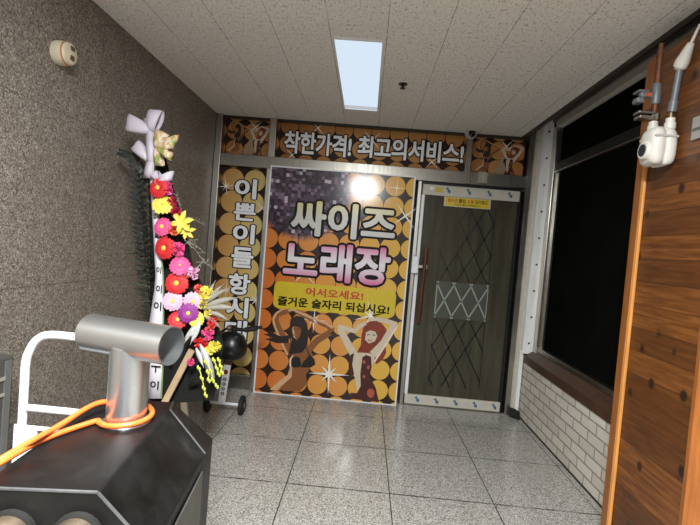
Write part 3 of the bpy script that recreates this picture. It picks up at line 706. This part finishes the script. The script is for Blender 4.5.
edge(st(-.225, .001, .869), st(0, .001, .869), .0035); edge(st(0, .001, .869), st(.112, .001, .752), .0035)
edge(st(0, .462, .869), st(.116, .44, .752), .004); edge(st(0, 0.462, .869), st(-.012, .53, .869), .003)
lg = MB()
for u, v in ((.08, .03), (.08, .5), (-.30, .03), (-.30, .5)):
    c = st(u, v, 0); MB().tube([c, c+Vector((0, 0, .40))], .02, 10).build('leg', M_IRON, sv)
MB().loft([[st(.1165, .10, .45), st(.1175, .40, .45), st(.1175, .40, .72), st(.1165, .10, .72)], [st(.122, .10, .45), st(.123, .40, .45), st(.123, .40, .72), st(.122, .10, .72)]]).build('side_door', mat('grey_iron_door', (88, 85, 80), .4, .5, varied(.2, 12)), sv, bevel=.002)
M_KNOB = mat('tarnished_metal', (112, 98, 82), .42, .7, varied(.35, 14))
for u in (-.032, -.158, -.284):
    c = st(u, 0, .780)
    k = MB().lathe(c, -V, [(0, .050), (.010, .050), (.012, .044)], 24).build('port_ring', mat('sooty_ring', (24, 22, 20), .7, 0, varied(.2, 40)), sv, smooth=True)
    MB().lathe(c, -V, [(0, .043), (.035, .043), (.04, .040), (.041, .03), (.03, .02)], 24).build('port_cap', M_KNOB, k, smooth=True)
# flue tee
M_FLUE = mat('brushed_flue_steel', (208, 210, 212), .28, .95, varied(.04, 6))
pc = Vector((-.268, 1.235, 0)); ax = Vector((.961, -.276, 0)); R1 = .0515; ZT = 1.098
def pipe_open(mb, p, d, r, ln_, n=36, th=.0025):
    return mb.lathe(p, d, [(0, r), (ln_, r), (ln_, r-th), (0, r-th), (0, r)], n)
MB().lathe(pc+Vector((0, 0, .868)), (0, 0, 1), [(0, R1+.012), (.004, R1+.012), (.006, R1)], 36).build('flue_collar', M_FLUE, sv, smooth=True)
fl = MB().tube([pc+Vector((0, 0, .87)), pc+Vector((0, 0, ZT-.02))], R1, 36).build('flue_pipe', M_FLUE, sv, smooth=True)
mb = MB()
a = ax.orthogonal().normalized(); b = ax.cross(a); rings = []
for t_, r in ((-.138, R1-.003), (-.138, R1), (.138, R1), (.138, R1-.003), (-.138, R1-.003)):
    rings.append([pc+Vector((0, 0, ZT))+ax*(t_-.006)+(a*math.cos(q)+b*math.sin(q))*r for q in (2*PI*k/40 for k in range(40))])
mb.loft(rings, cap=False).build('tee_pipe', M_FLUE, sv, smooth=True)
mb = MB(); mb.tube([pc+Vector((0, 0, ZT))+ax*t_ for t_ in (-.159, -.163)], [R1+.0045]*2, 36)
# orange hose looped round the flue
M_HOSE = mat('orange_hose', (238, 116, 52), .35, 0, varied(.08, 20))
def smooth_path(pts, n=6):
    P = [Vector(p) for p in pts]; out = []
    for i in range(len(P)-1):
        p0, p1, p2, p3 = P[max(i-1, 0)], P[i], P[i+1], P[min(i+2, len(P)-1)]
        for k in range(n):
            t = k/n; out.append(.5*((2*p1)+(p2-p0)*t+(2*p0-5*p1+4*p2-p3)*t*t+(3*p1-p0-3*p2+p3)*t**3))
    return out+[P[-1]]
hz = .878; hr = .0072; cl = R1+.0145
path = [(-.62, .80, .70), (-.50, .84, .80), st(-.235, .06, hz+.004), st(-.215, .20, hz+.002), pc+Vector((-.066, -.040, hz))]
for k in range(9):
    a_ = math.radians(222+k*27); path.append(pc+Vector((math.cos(a_)*cl, math.sin(a_)*cl, hz+.018*k/8+.0)))
path += [pc+Vector((-.085, .02, hz+.03)), st(-.205, .24, hz+.018), st(-.228, .12, hz+.012), (-.46, .88, .83), (-.62, .84, .70)]
tag(MB().tube(smooth_path(path), hr, 10).build('hose', M_HOSE, smooth='all'), 'orange hose looped round the foot of the stove flue', 'hose')
# ------------------------------------------------------------------ white hand truck behind the stove
YH = 1.47
def hp(px, py): return aty(px, py, YH)
ht = thing('hand_truck', (-.55, YH, 0), 'white tubular hand truck against the granite wall behind the stove', 'hand truck')
hw0 = hp(21, 440); hx = hw0.x
pts = [(hx, YH, .02), (hx, YH, .80), hp(25.5, 365), hp(30, 350), hp(38, 339), hp(50, 335), hp(75, 337)]
xr = -.37
pts += [(xr-.05, YH, 1.025), (xr-.012, YH, 1.008), (xr, YH, .96), (xr, YH, .02)]
MB().tube(smooth_path(pts, 4), .0135, 12).build('tube_frame', M_WHITEMETAL, ht, smooth='all')
MB().tube([hp(23, 407), (xr, YH, hp(103, 415).z)], .0115, 12).build('crossbar', M_WHITEMETAL, ht, smooth=True)
pz = hp(40, 424).z
mb = MB(); x0 = hx-.01; x1 = xr+.02
mb.box((x0, YH-.022, pz-.16), (x1, YH-.016, pz-.03)); mb.box((x0, YH-.022, pz-.03), (x0+.075, YH-.016, pz-.012)); mb.box((x0+.135, YH-.022, pz-.03), (x1, YH-.016, pz-.012)); mb.box((x0, YH-.022, pz-.012), (x1, YH-.016, pz))
mb.build('back_plate', M_WHITEMETAL, ht)
MB().box((x0, YH-.015, .0), (x1, YH+.2, .008)).build('toe_plate', M_WHITEMETAL, ht)
for x in (hx-.035, xr+.035):
    w = MB().lathe((x-.015, YH+.04, .075), (1, 0, 0), [(0, .06), (.004, .075), (.026, .075), (.03, .06)], 20).build('wheel', M_RUBBER, ht, smooth=True)
# grey cabinet at the left edge
cb = thing('cabinet', (-1.03, 1.42, 0), 'dark grey metal cabinet against the granite wall at the left edge', 'cabinet')
MB().box((-1.112, 1.12, 0), (-.95, 1.705, .885)).build('body', mat('grey_cabinet_paint', (92, 91, 88), .3, .4, varied(.08, 8)), cb, bevel=.008)
MB().box((-.95, 1.13, .80), (-.944, 1.66, .812)).build('drawer_rail', mat('pale_rail', (170, 164, 150), .4, .3, varied(.05, 20)), cb)
MB().box((-.95, 1.66, .02), (-.945, 1.69, .87)).build('edge_highlight', mat('grey_edge_highlight', (128, 128, 126), .3, .5, varied(.05, 20)), cb)  # lighter grey strip imitates the vertical highlight near the cabinet's far edge
MB().box((-.95, 1.13, .74), (-.944, 1.66, .75)).build('drawer_rail', MATS['pale_rail'], cb)
# ------------------------------------------------------------------ congratulation wreath leaning on the left wall
YWR = 2.52
def wp(px, py, dy=0.0): return aty(px, py, YWR+dy)
wr = thing('flower_wreath', (-.72, YWR+.02, 0), 'tall congratulation wreath of gerberas with lettered ribbons leaning by the granite wall', 'flower wreath')
M_FOAM = mat('dark_wreath_backing', (16, 18, 13), .9, 0, varied(.4, 40))
out = [(152, 150), (166, 158), (174, 190), (186, 232), (194, 270), (212, 300), (224, 345), (214, 400), (150, 405), (150, 330), (150, 250), (148, 190)]
bk = MB(); fr_ = [wp(x, y, .05) for x, y in out]; rr_ = [wp(x, y, .12) for x, y in out]
bk.loft([fr_, rr_]); bk.build('backing', M_FOAM, wr)
# legs
M_SLAT = mat('raw_timber_slat', (188, 160, 126), .6, 0, varied(.12, 12)); M_SLATD = mat('grey_timber_slat', (120, 108, 92), .6, 0, varied(.12, 12))
def slat(p, q, w, m, t=.018):
    p, q = Vector(p), Vector(q); d = (q-p).normalized(); s_ = d.cross(Vector((0, 1, 0))).normalized()*w/2; y_ = Vector((0, t/2, 0))
    MB().loft([[p+s_+y_, p-s_+y_, p-s_-y_, p+s_-y_], [q+s_+y_, q-s_+y_, q-s_-y_, q+s_-y_]]).build('leg', m, wr)
a_, b_ = wp(192, 350, -.02), wp(165, 402, -.02); e_ = a_+(b_-a_)*(a_.z/(a_.z-b_.z)); slat((e_.x, e_.y, 0), a_, .034, M_SLAT)
a_, b_ = wp(180, 362, .06), wp(184, 402, .06); e_ = a_+(b_-a_)*(a_.z/(a_.z-b_.z)); slat((e_.x, e_.y, 0), a_, .034, M_SLATD)
a_, b_ = wp(186, 362, .02), wp(168, 396, .02); e_ = a_+(b_-a_)*(a_.z/(a_.z-b_.z)); slat((e_.x, e_.y, 0), a_, .03, M_SLATD)
slat((-.84, YWR+.16, 0), wp(158, 260, .14), .03, M_SLATD)
# ribbons with lettering
M_RIB = mat('pale_ribbon', (222, 216, 226), .5, 0, varied(.05, 20), Subsurface_Weight=.0)
M_RIBP = mat('pink_ribbon_edge', (226, 196, 216), .5, 0, varied(.05, 20))
M_RIBG = mat('green_ribbon_edge', (116, 142, 70), .5, 0, varied(.1, 20))
def ribbon(mid_, wid, name, m, dy, nedge=True):
    rows, edge_ = [], []
    for (x, y), w in zip(mid_, wid):
        l_, r_ = wp(x-w/2, y, dy), wp(x+w/2, y+.5, dy); c_ = (l_+r_)/2+Vector((0, -.006, 0))
        rows.append([l_, c_, r_]); e0 = wp(x+w/2+.2, y+.5, dy-.001); e1 = wp(x+w/2+1.4, y+.6, dy+.003); edge_.append([e0, e1])
    r = MB().sheet(rows).build(name, m, wr, smooth='all', solid=.0012)
    if nedge: MB().sheet(edge_).build('ribbon_edge', M_RIBG, r, solid=.0012)
    return r
rb = ribbon([(151, 158), (152.5, 180), (154.5, 205), (156, 230), (157.5, 255), (159, 275), (158.5, 290), (157.5, 305), (156, 322), (155, 345), (154.5, 370), (153, 398)],
            [5, 5.5, 6, 6, 6.5, 7, 8.5, 11, 13, 14, 15, 15], 'lettered_ribbon', M_RIB, -.03)
def rib_text(ch, px, py, w, h):
    p = wp(px, py, -.042); k = .0054
    text_on(MB(), ch, (p.x-w*k/2, p.z-h*k/2, p.x+w*k/2, p.z+h*k/2), p.y, .02).build('ribbon_letter', M_INK, rb, fix=False)
for ch, x, y, w, h in (('개', 153.5, 198, 3, 5), ('업', 154.5, 216, 3, 5), ('축', 156.5, 236, 4, 6), ('하', 157.3, 250, 4, 5), ('이', 158.8, 270, 5, 7), ('이', 159, 289, 6, 8), ('이', 157.5, 306, 8, 9), ('ㅜ', 155.8, 369, 10, 7), ('이', 154.5, 385, 9, 9)): rib_text(ch, x, y, w, h)
# bows: lavender gauze, and a gold and green one
M_GAUZE = mat('lavender_gauze', (206, 198, 210), .55, 0, varied(.1, 12), Transmission_Weight=.0)
M_GOLD = mat('gold_green_ribbon', (196, 178, 104), .4, 0, None)
def gold(t, b):
    tc = t.add('ShaderNodeTexCoord').outputs['Object']
    n = t.add('ShaderNodeTexNoise', inp={'Vector': tc, 'Scale': 26.0}).outputs[0]
    t.l.new(t.ramp(n, [(.35, lin((126, 150, 84))), (.47, lin((206, 170, 110))), (.56, lin((226, 216, 200))), (.66, lin((196, 140, 70)))]), b.inputs['Base Color'])
gold(NT(M_GOLD), M_GOLD.node_tree.nodes['Principled BSDF'])
def petal_loop(base, tip, side, bulge, name, m, parent):
    """a looped piece of ribbon from base out to tip and back"""
    base, tip, side = Vector(base), Vector(tip), Vector(side); d = tip-base; n_ = d.cross(side).normalized()
    rows = []
    for k in range(15):
        t = k/14; a = t*2*PI; r = (1-math.cos(a))/2
        c = base+d*r+n_*math.sin(a)*bulge; w = .45+.55*math.sin(min(1, r*1.1)*PI/2)
        rows.append([c-side*w, c-side*.33*w+n_*.006*math.sin(5*t), c+side*.33*w-n_*.006, c+side*w])
    return MB().sheet(rows).build(name, m, parent, smooth='all', solid=.0012)
for bx_, by_, tipx, tipy, sx, sy, bg in ((151, 131, 127, 122, 2, -8, .03), (152, 132, 157, 110, 6.5, 1, .03), (149, 160, 135, 144, 4, -4, .02)):
    tp = wp(tipx, tipy, -.05); petal_loop(wp(bx_, by_, -.06), tp, wp(tipx+sx, tipy+sy, -.05)-tp, bg, 'bow_loop', M_GAUZE, wr)
for (a_, b_, w0, w1) in (((149, 118), (151, 166), 10, 8), ((152, 150), (148, 178), 8, 10)):
    rows = []
    for k in range(7):
        t = k/6; x = a_[0]+(b_[0]-a_[0])*t; y = a_[1]+(b_[1]-a_[1])*t; w = (w0+(w1-w0)*t)/2; z_ = -.07+.012*math.sin(t*7)
        rows.append([wp(x-w, y, z_), wp(x, y, z_-.012), wp(x+w, y, z_)])
    MB().sheet(rows).build('bow_tail', M_GAUZE, wr, smooth='all', solid=.0012)
c1 = wp(158, 180, -.06)
for tipx, tipy, sx, sy in ((173, 176, 1, -5), (155, 172, -4, 1), (166, 186, 5, 2)):
    tp = wp(tipx, tipy, -.05); petal_loop(c1, tp, wp(tipx+sx, tipy+sy, -.05)-tp, .025, 'bow_loop', M_GAUZE, wr)
c2 = wp(157, 148, -.08)
for tipx, tipy, sx, sy in ((176, 142, 3, -7), (164, 132, 6, 3), (172, 157, -1, 4), (160, 166, 4, 0)):
    tp = wp(tipx, tipy, -.09); petal_loop(c2, tp, wp(tipx+sx, tipy+sy, -.09)-tp, .02, 'gold_bow_loop', M_GOLD, wr)
# dark palm fronds and thin sprays at the left
M_FROND = mat('dark_palm_leaf', (19, 23, 17), .5, 0, varied(.3, 20)); M_FROND2 = mat('grey_green_leaf', (78, 88, 72), .5, 0, varied(.2, 20))
def leaf(p, q, w, droop, name, m, parent=wr, n=7):
    p, q = Vector(p), Vector(q); d = q-p; s_ = d.cross(Vector((0, 1, 0))).normalized(); rows = []
    for k in range(n+1):
        t = k/n; c = p+d*t+Vector((0, 0, droop*math.sin(t*PI))); ww = w*(math.sin(min(1, t*1.08+.06)*PI)**.8)/2+.0005
        rows.append([c-s_*ww, c+Vector((0, -.004, 0)), c+s_*ww])
    return MB().sheet(rows).build(name, m, parent, smooth='all', solid=.001)
def frond(pts, leaflet, width, m, n=16):
    """palm frond: a rib with paired narrow leaflets, one mesh"""
    P = smooth_path(pts, 8); mb = MB(); mb.tube(P, [.004*(1-.7*i/(len(P)-1)) for i in range(len(P))], 6)
    for i in range(1, n+1):
        idx = int(i*(len(P)-1)/n); p = P[idx]; t = (P[min(idx+1, len(P)-1)]-P[max(idx-1, 0)]).normalized(); s_ = t.cross(Vector((0, 1, 0))).normalized()
        for sg in (-1, 1):
            ll = leaflet*(1-.55*abs(i/n-.4)); q = p+s_*sg*ll+t*ll*.8+Vector((0, -.01, -.012)); d = q-p; w_ = d.cross(Vector((0, 1, 0))).normalized()*width/2
            m_ = p+d*.45
            mb.sheet([[p, p+Vector((0, -.001, 0))], [m_-w_, m_+w_], [q, q+Vector((0, .001, 0))]])
    return mb.build('palm_frond', m, wr, solid=.0008, fix=False)
frond([wp(150, 185, 0), wp(143, 168, -.02), wp(134, 156, -.02), wp(121, 151, -.02)], .03, .016, M_FROND, 20)
frond([wp(152, 280, .02), wp(143, 240, 0), wp(138, 200, -.02), wp(134, 160, -.02)], .05, .022, M_FROND, 30)
frond([wp(152, 320, .02), wp(147, 280, 0), wp(143, 230, -.02), wp(141, 175, -.02)], .05, .022, M_FROND, 30)
for i in range(16):
    y = 196+i*7; yy = y+random.uniform(-14, 6) - (8 if y < 250 else -4)
    leaf(wp(151, y, .0), wp(151-random.uniform(14, 25), yy, -.01), .006, .004, 'spray_leaf', M_FROND2 if i % 2 else M_FROND)
# flowers
CENT = mat('yellow_flower_centre', (222, 206, 90), .7, 0, varied(.2, 120))
def flmat(n, c): return mat(n, c, .6, 0, varied(.15, 40))
FL = {'red': flmat('red_petal', (212, 44, 48)), 'coral': flmat('coral_petal', (222, 92, 84)), 'pink': flmat('pink_petal', (226, 84, 142)), 'light': flmat('light_pink_petal', (236, 186, 212)),
      'yellow': flmat('yellow_petal', (236, 218, 92)), 'orange': flmat('orange_petal', (228, 100, 52)), 'purple': flmat('purple_petal', (142, 48, 136)), 'crimson': flmat('crimson_petal', (186, 36, 74))}
WORD = {'red': 'red', 'coral': 'coral', 'pink': 'bright pink', 'light': 'pale pink', 'yellow': 'yellow', 'orange': 'orange', 'purple': 'purple', 'crimson': 'crimson'}
def gerbera(px, py, r, col, tilt=(0, 0), name='gerbera', petals=18, layers=2, sx=1.0, dy=-.07, cen=.22):
    c = wp(px, py, dy); r = r*YWR*1.0/F
    nrm = Vector((tilt[0]+.25, -1, tilt[1])).normalized(); a = Vector((0, 0, 1)).cross(nrm).normalized(); b = nrm.cross(a)
    mb = MB()
    for ly in range(layers):
        rl = r*(1-.22*ly); off = nrm*(.004+.005*ly)
        for k in range(petals):
            an = 2*PI*(k+.5*ly)/petals+random.uniform(-.06, .06); d = a*math.cos(an)*sx+b*math.sin(an); s_ = nrm.cross(d).normalized()
            w = PI*rl/petals*1.15
            pts_ = [c+off+d*rl*.12, c+off+d*rl*.55+nrm*.006, c+off+d*rl*.88+nrm*.004, c+off+d*rl*random.uniform(.97, 1.05)-nrm*.003]
            ws = [w*.3, w*.9, w*.85, w*.25]
            mb.sheet([[p-s_*q, p+s_*q] for p, q in zip(pts_, ws)])
    o = mb.build(name, FL[col], wr, smooth='all', fix=False)
    o['label'] = WORD[col]+' '+name.replace('_', ' ')
    if cen: MB().lathe(c+nrm*.008, nrm, [(0, r*cen), (.007, r*cen*.9), (.010, r*cen*.4), (.0101, 0)], 14).build('flower_centre', CENT, o, smooth=True)
    return o
def ruffled(px, py, r, col, name='carnation', dy=-.06):
    c = wp(px, py, dy); r = r*YWR/F; mb = MB()
    for k in range(34):
        d = Vector((random.gauss(0, 1), -abs(random.gauss(.3, .8)), random.gauss(0, 1))).normalized()
        s_ = d.orthogonal().normalized(); s_ = Matrix.Rotation(random.uniform(0, 6.3), 3, d)@s_; n_ = d.cross(s_)
        p0_, p1_, p2_ = c+d*r*.15, c+d*r*.7+n_*r*.05, c+d*r*random.uniform(.9, 1.1)
        mb.sheet([[p0_-s_*r*.08, p0_+s_*r*.08], [p1_-s_*r*.28, p1_+s_*r*.28], [p2_-s_*r*.33+n_*r*.12, p2_+s_*r*.33-n_*r*.1]])
    o = mb.build(name, FL[col], wr, fix=False); o['label'] = WORD[col]+' '+name; return o
def lily(px, py, r, col, dy=-.08):
    c = wp(px, py, dy); r = r*YWR/F; mb = MB()
    for k in range(6):
        an = 2*PI*k/6+.3; d = Vector((math.cos(an), -.35, math.sin(an))).normalized(); s_ = d.cross(Vector((0, 1, 0))).normalized()
        ps = [c, c+d*r*.4, c+d*r*.75+Vector((0, .004, 0)), c+d*r*1.05+Vector((0, .022, 0))]; ws = [.004, r*.22, r*.2, .001]
        mb.sheet([[p-s_*q, p+Vector((0, .006, 0)), p+s_*q] for p, q in zip(ps, ws)])
    o = mb.build('lily', FL[col], wr, smooth='all', fix=False); o['label'] = WORD[col]+' lily'
    return o
gerbera(159, 188, 10.5, 'red', (-.5, .1)); ruffled(167.5, 189, 7, 'pink'); gerbera(163, 205, 10.5, 'yellow', (-.1, .5), cen=.15)
ruffled(173, 202, 5.5, 'crimson'); ruffled(176, 212, 5.5, 'crimson'); gerbera(163, 227, 9.5, 'pink', (-.4, .2)); ruffled(174, 229, 7, 'orange')
lily(182, 222, 12, 'yellow'); lily(187, 231, 9, 'yellow', -.06); gerbera(165, 248, 11.5, 'red', (-.5, 0)); ruffled(178, 249, 7.5, 'pink')
gerbera(180, 266, 10, 'pink', (.1, .5), cen=.12); ruffled(194, 273, 6.5, 'light'); ruffled(185, 274, 5, 'coral'); gerbera(177, 283, 11.5, 'red', (-.15, .1))
gerbera(173, 301, 10, 'light', (-.1, .1)); gerbera(193, 301, 9.5, 'light', (0, -.1)); ruffled(206, 293, 7.5, 'yellow'); ruffled(199, 289, 5, 'coral')
gerbera(188.5, 313, 9.8, 'purple', (0, .1), dy=-.09); gerbera(196, 319, 8, 'yellow', (.3, .3), cen=.1); gerbera(178, 320, 9.5, 'red', (0, .5)); ruffled(204, 304, 5.5, 'yellow')
ruffled(213, 321, 5, 'red'); ruffled(211, 327, 5, 'coral'); ruffled(208, 334, 6.5, 'pink'); ruffled(199, 342, 5.5, 'red'); ruffled(203, 343, 5, 'red'); ruffled(215, 346, 6, 'yellow'); ruffled(210, 350, 5, 'yellow')
ruffled(191, 362, 4, 'pink'); ruffled(209, 313, 4.5, 'yellow')
# pale leaves fanning out at the right, silver bracts, dry sprays, lime buds
M_PALELEAF = mat('pale_dry_leaf', (150, 146, 134), .5, 0, varied(.15, 20)); M_SILVER = mat('silver_leaf', (212, 214, 212), .4, .2, varied(.15, 30))
for a, b, w in (((200, 306), (232, 287), 5), ((202, 308), (242, 297), 6), ((203, 309), (240, 309), 6), ((204, 304), (216, 280), 4), ((203, 306), (225, 283), 4), ((205, 312), (230, 321), 5), ((204, 316), (222, 330), 5)):
    leaf(wp(*a, -.07), wp(*b, -.06), w*YWR/F, .01, 'pale_leaf', M_PALELEAF)
for a, b, w in (((200, 322), (183, 340), 5), ((200, 324), (190, 345), 5), ((198, 330), (186, 338), 4), ((200, 344), (212, 372), 6), ((196, 348), (204, 368), 5), ((203, 348), (216, 388), 8), ((192, 328), (184, 344), 4)):
    leaf(wp(*a, -.08), wp(*b, -.09), w*YWR/F, 0, 'silver_leaf', M_SILVER if b[1] < 380 else mat('grey_satin_leaf', (148, 144, 148), .4, 0, varied(.1, 20)))
for i, (a, b) in enumerate((((178, 215), (206, 226)), ((176, 200), (180, 208)), ((184, 240), (206, 254)), ((186, 242), (204, 262)), ((184, 245), (198, 240)), ((196, 262), (212, 268)), ((196, 268), (208, 262)), ((172, 192), (181, 206)))):
    p_, q_ = wp(*a, -.05), wp(*b, -.03); sp_ = MB(); sp_.tube([p_, (p_+q_)/2+Vector((0, 0, .012)), q_], [.0015, .0012, .0006], 5)
    for k in range(9):
        c = p_.lerp(q_, (k+2)/11)+Vector((0, -.002, .012*math.sin((k+2)/11*PI))); sp_.tube([c, c+Vector((random.uniform(.004, .02), -.004, random.uniform(-.018, .02)))], [.0012, .0016], 4)
    sp_.build('dry_spray', M_PALELEAF, wr)
M_LIME = mat('lime_bud', (206, 214, 92), .55, 0, varied(.12, 60))
for pts_ in (((199, 368), (202, 378), (204, 388), (206, 395)), ((206, 362), (211, 371), (213, 380), (217, 386)), ((214, 360), (217, 368), (219, 374)), ((219, 360), (221, 366), (222, 372)), ((208, 372), (209, 380))):
    bd = MB(); P = [wp(x, y, -.09) for x, y in pts_]
    bd.tube(P, .003, 6)
    for i, p_ in enumerate(P):
        for s_ in (-1, 1): bd.ball(p_+Vector((s_*.005, -.004, -.005*s_)), .0066, 6, (1, .8, 1.7))
    bd.build('bud_spike', M_LIME, wr, smooth='all')
for i in range(14):
    x = random.uniform(155, 205); y = random.uniform(330, 395) if i < 9 else random.uniform(190, 300); x = x if i < 9 else random.uniform(168, 182)
    leaf(wp(x, y, -.0), wp(x+random.uniform(-10, 16), y+random.uniform(-12, 14), -.02), .03, .01, 'green_leaf', M_FROND)
# ------------------------------------------------------------------ small black seated cart
YC = 3.62
def cp(px, py, dy=0): return aty(px, py, YC+dy)
ct = thing('seat_cart', (cp(222, 403).x, YC, 0), 'small black cart seat on a white post with two wheels before the banner', 'cart')
axl, axr = cp(208, 402), cp(242, 404); zc = .078
axl.z = axr.z = zc
MB().tube([axl, axr], .011, 10).build('axle', M_WHITEMETAL, ct, smooth=True)
for c in (axl, axr):
    w = MB().lathe(c+Vector((-.018, 0, 0)), (1, 0, 0), [(0, .062), (.006, .076), (.03, .076), (.036, .062)], 22).build('wheel', M_RUBBER, ct, smooth=True)
    MB().lathe(c+Vector((-.02, 0, 0)), (1, 0, 0), [(0, .02), (.04, .02)], 12).build('hub', M_DULL, w)
pt, pb = cp(228.5, 358), cp(221.5, 402); pb.z = zc
d_ = pt-pb; sd = Vector((.028, 0, 0)); yv = Vector((0, .012, 0))
pst = MB().loft([[pb-sd-yv, pb+sd-yv, pb+sd+yv, pb-sd+yv], [pt-sd-yv, pt+sd-yv, pt+sd+yv, pt-sd+yv]]).build('post', M_WHITEMETAL, ct, bevel=.003)
p_ = pb+d_*.86; q_ = pb+d_*1.0; k_ = Vector((.031, 0, 0)); y2 = Vector((0, .016, 0))
MB().loft([[p_-k_-y2, p_+k_-y2, p_+k_+y2, p_-k_+y2], [q_-k_*1.3-y2, q_+k_*1.3-y2, q_+k_*1.3+y2, q_-k_*1.3+y2]]).build('brown_sleeve', mat('dark_brown_sleeve', (58, 38, 28), .5, 0, varied(.15, 30)), ct)
ltr = MB()
for i in range(4):
    c = pb+d_*(.54-.105*i); text_on(ltr, 'o', (c.x-.014, c.z-.014, c.x+.014, c.z+.014), YC-.0125, .03, idx=1)
c = pb+d_*.70; ltr.build('label_print', [M_INK, M_INK], pst, fix=False); MB().flat(blob(c.x, c.z, .017, .02, 12), YC-.0125).build('logo_print', mat('dark_red_logo', (120, 30, 30), .5, 0, varied(.1, 40)), pst)
M_SEAT = mat('black_leatherette', (15, 15, 17), .32, 0, varied(.15, 40))
sc0 = cp(230.5, 347); rx, rz = .125, .105
rings = []
for i in range(13):
    th = PI*i/12; r = max(math.sin(th), .02)**.8; rings.append([sc0+Vector((math.cos(a)*rx*r*(1.08 if math.cos(a) > 0 else 1), math.sin(a)*.11*r, -math.cos(th)*rz+(.02 if i > 8 else 0))) for a in (2*PI*k/20 for k in range(20))])
MB().loft(rings).build('seat', M_SEAT, ct, smooth='all')
MB().tube([sc0+Vector((.02, 0, .09)), sc0+Vector((.02, 0, .15))], .02, 10).build('stem', M_BLACK, ct, smooth=True)
hc = sc0+Vector((.02, 0, .145))
hbm = MB().tube([cp(219, 333), cp(226, 329), hc, cp(245, 330), cp(262, 327)], [.007, .010, .016, .014, .012], 10).build('handlebar', M_BLACK, ct, smooth=True)
MB().tube([cp(245, 330, -.01), cp(257, 328, -.01)], .021, 12).build('grip', M_RUBBER, hbm, smooth=True)
MB().ball(cp(229, 328, -.03), .022, 8).build('bell', mat('dull_bronze', (120, 92, 74), .4, .5, varied(.1, 30)), hbm, smooth='all')
# what each piece of the setting is
SET = {'floor': ('polished speckled granite floor in large square tiles', 'floor'), 'wall_left': ('brown speckled granite wall along the left side', 'wall'),
 'ceiling': ('pale mineral fibre ceiling in narrow strips', 'ceiling'), 'wall_right': ('low white brick wall under the dark window', 'wall'),
 'window_1': ('large dark window above the low brick wall', 'window'), 'door_1': ('smoked glass door with diamond lattice and wooden pull bar', 'door'),
 'trim_sill': ('brown tiled sill along the top of the white brick', 'sill'), 'trim_corner_strip': ('pale metal strip with screw holes left of the window', 'trim'),
 'trim_transom': ('wide steel crossbar above the signboard and the door', 'trim'), 'trim_post_left': ('steel post at the granite wall corner', 'trim'),
 'trim_post_banner': ('steel post between the tall banner and the signboard', 'trim')}
for n_, (lb, ca) in SET.items():
    if n_ in bpy.data.objects: bpy.data.objects[n_]['label'] = lb; bpy.data.objects[n_]['category'] = ca
# ------------------------------------------------------------------ world and view
W = bpy.data.worlds.new('world'); S.world = W; W.use_nodes = True
W.node_tree.nodes['Background'].inputs[0].default_value = (.6, .62, .65, 1); W.node_tree.nodes['Background'].inputs[1].default_value = .5
S.view_settings.view_transform = 'Standard'; S.view_settings.look = 'None'; S.view_settings.gamma = 1; S.view_settings.use_curve_mapping = False
S.view_settings.exposure = EXPO
S.cycles.use_denoising = True
S.cycles.max_bounces = 8; S.cycles.diffuse_bounces = 5; S.cycles.glossy_bounces = 5
S.cycles.sample_clamp_indirect = 6
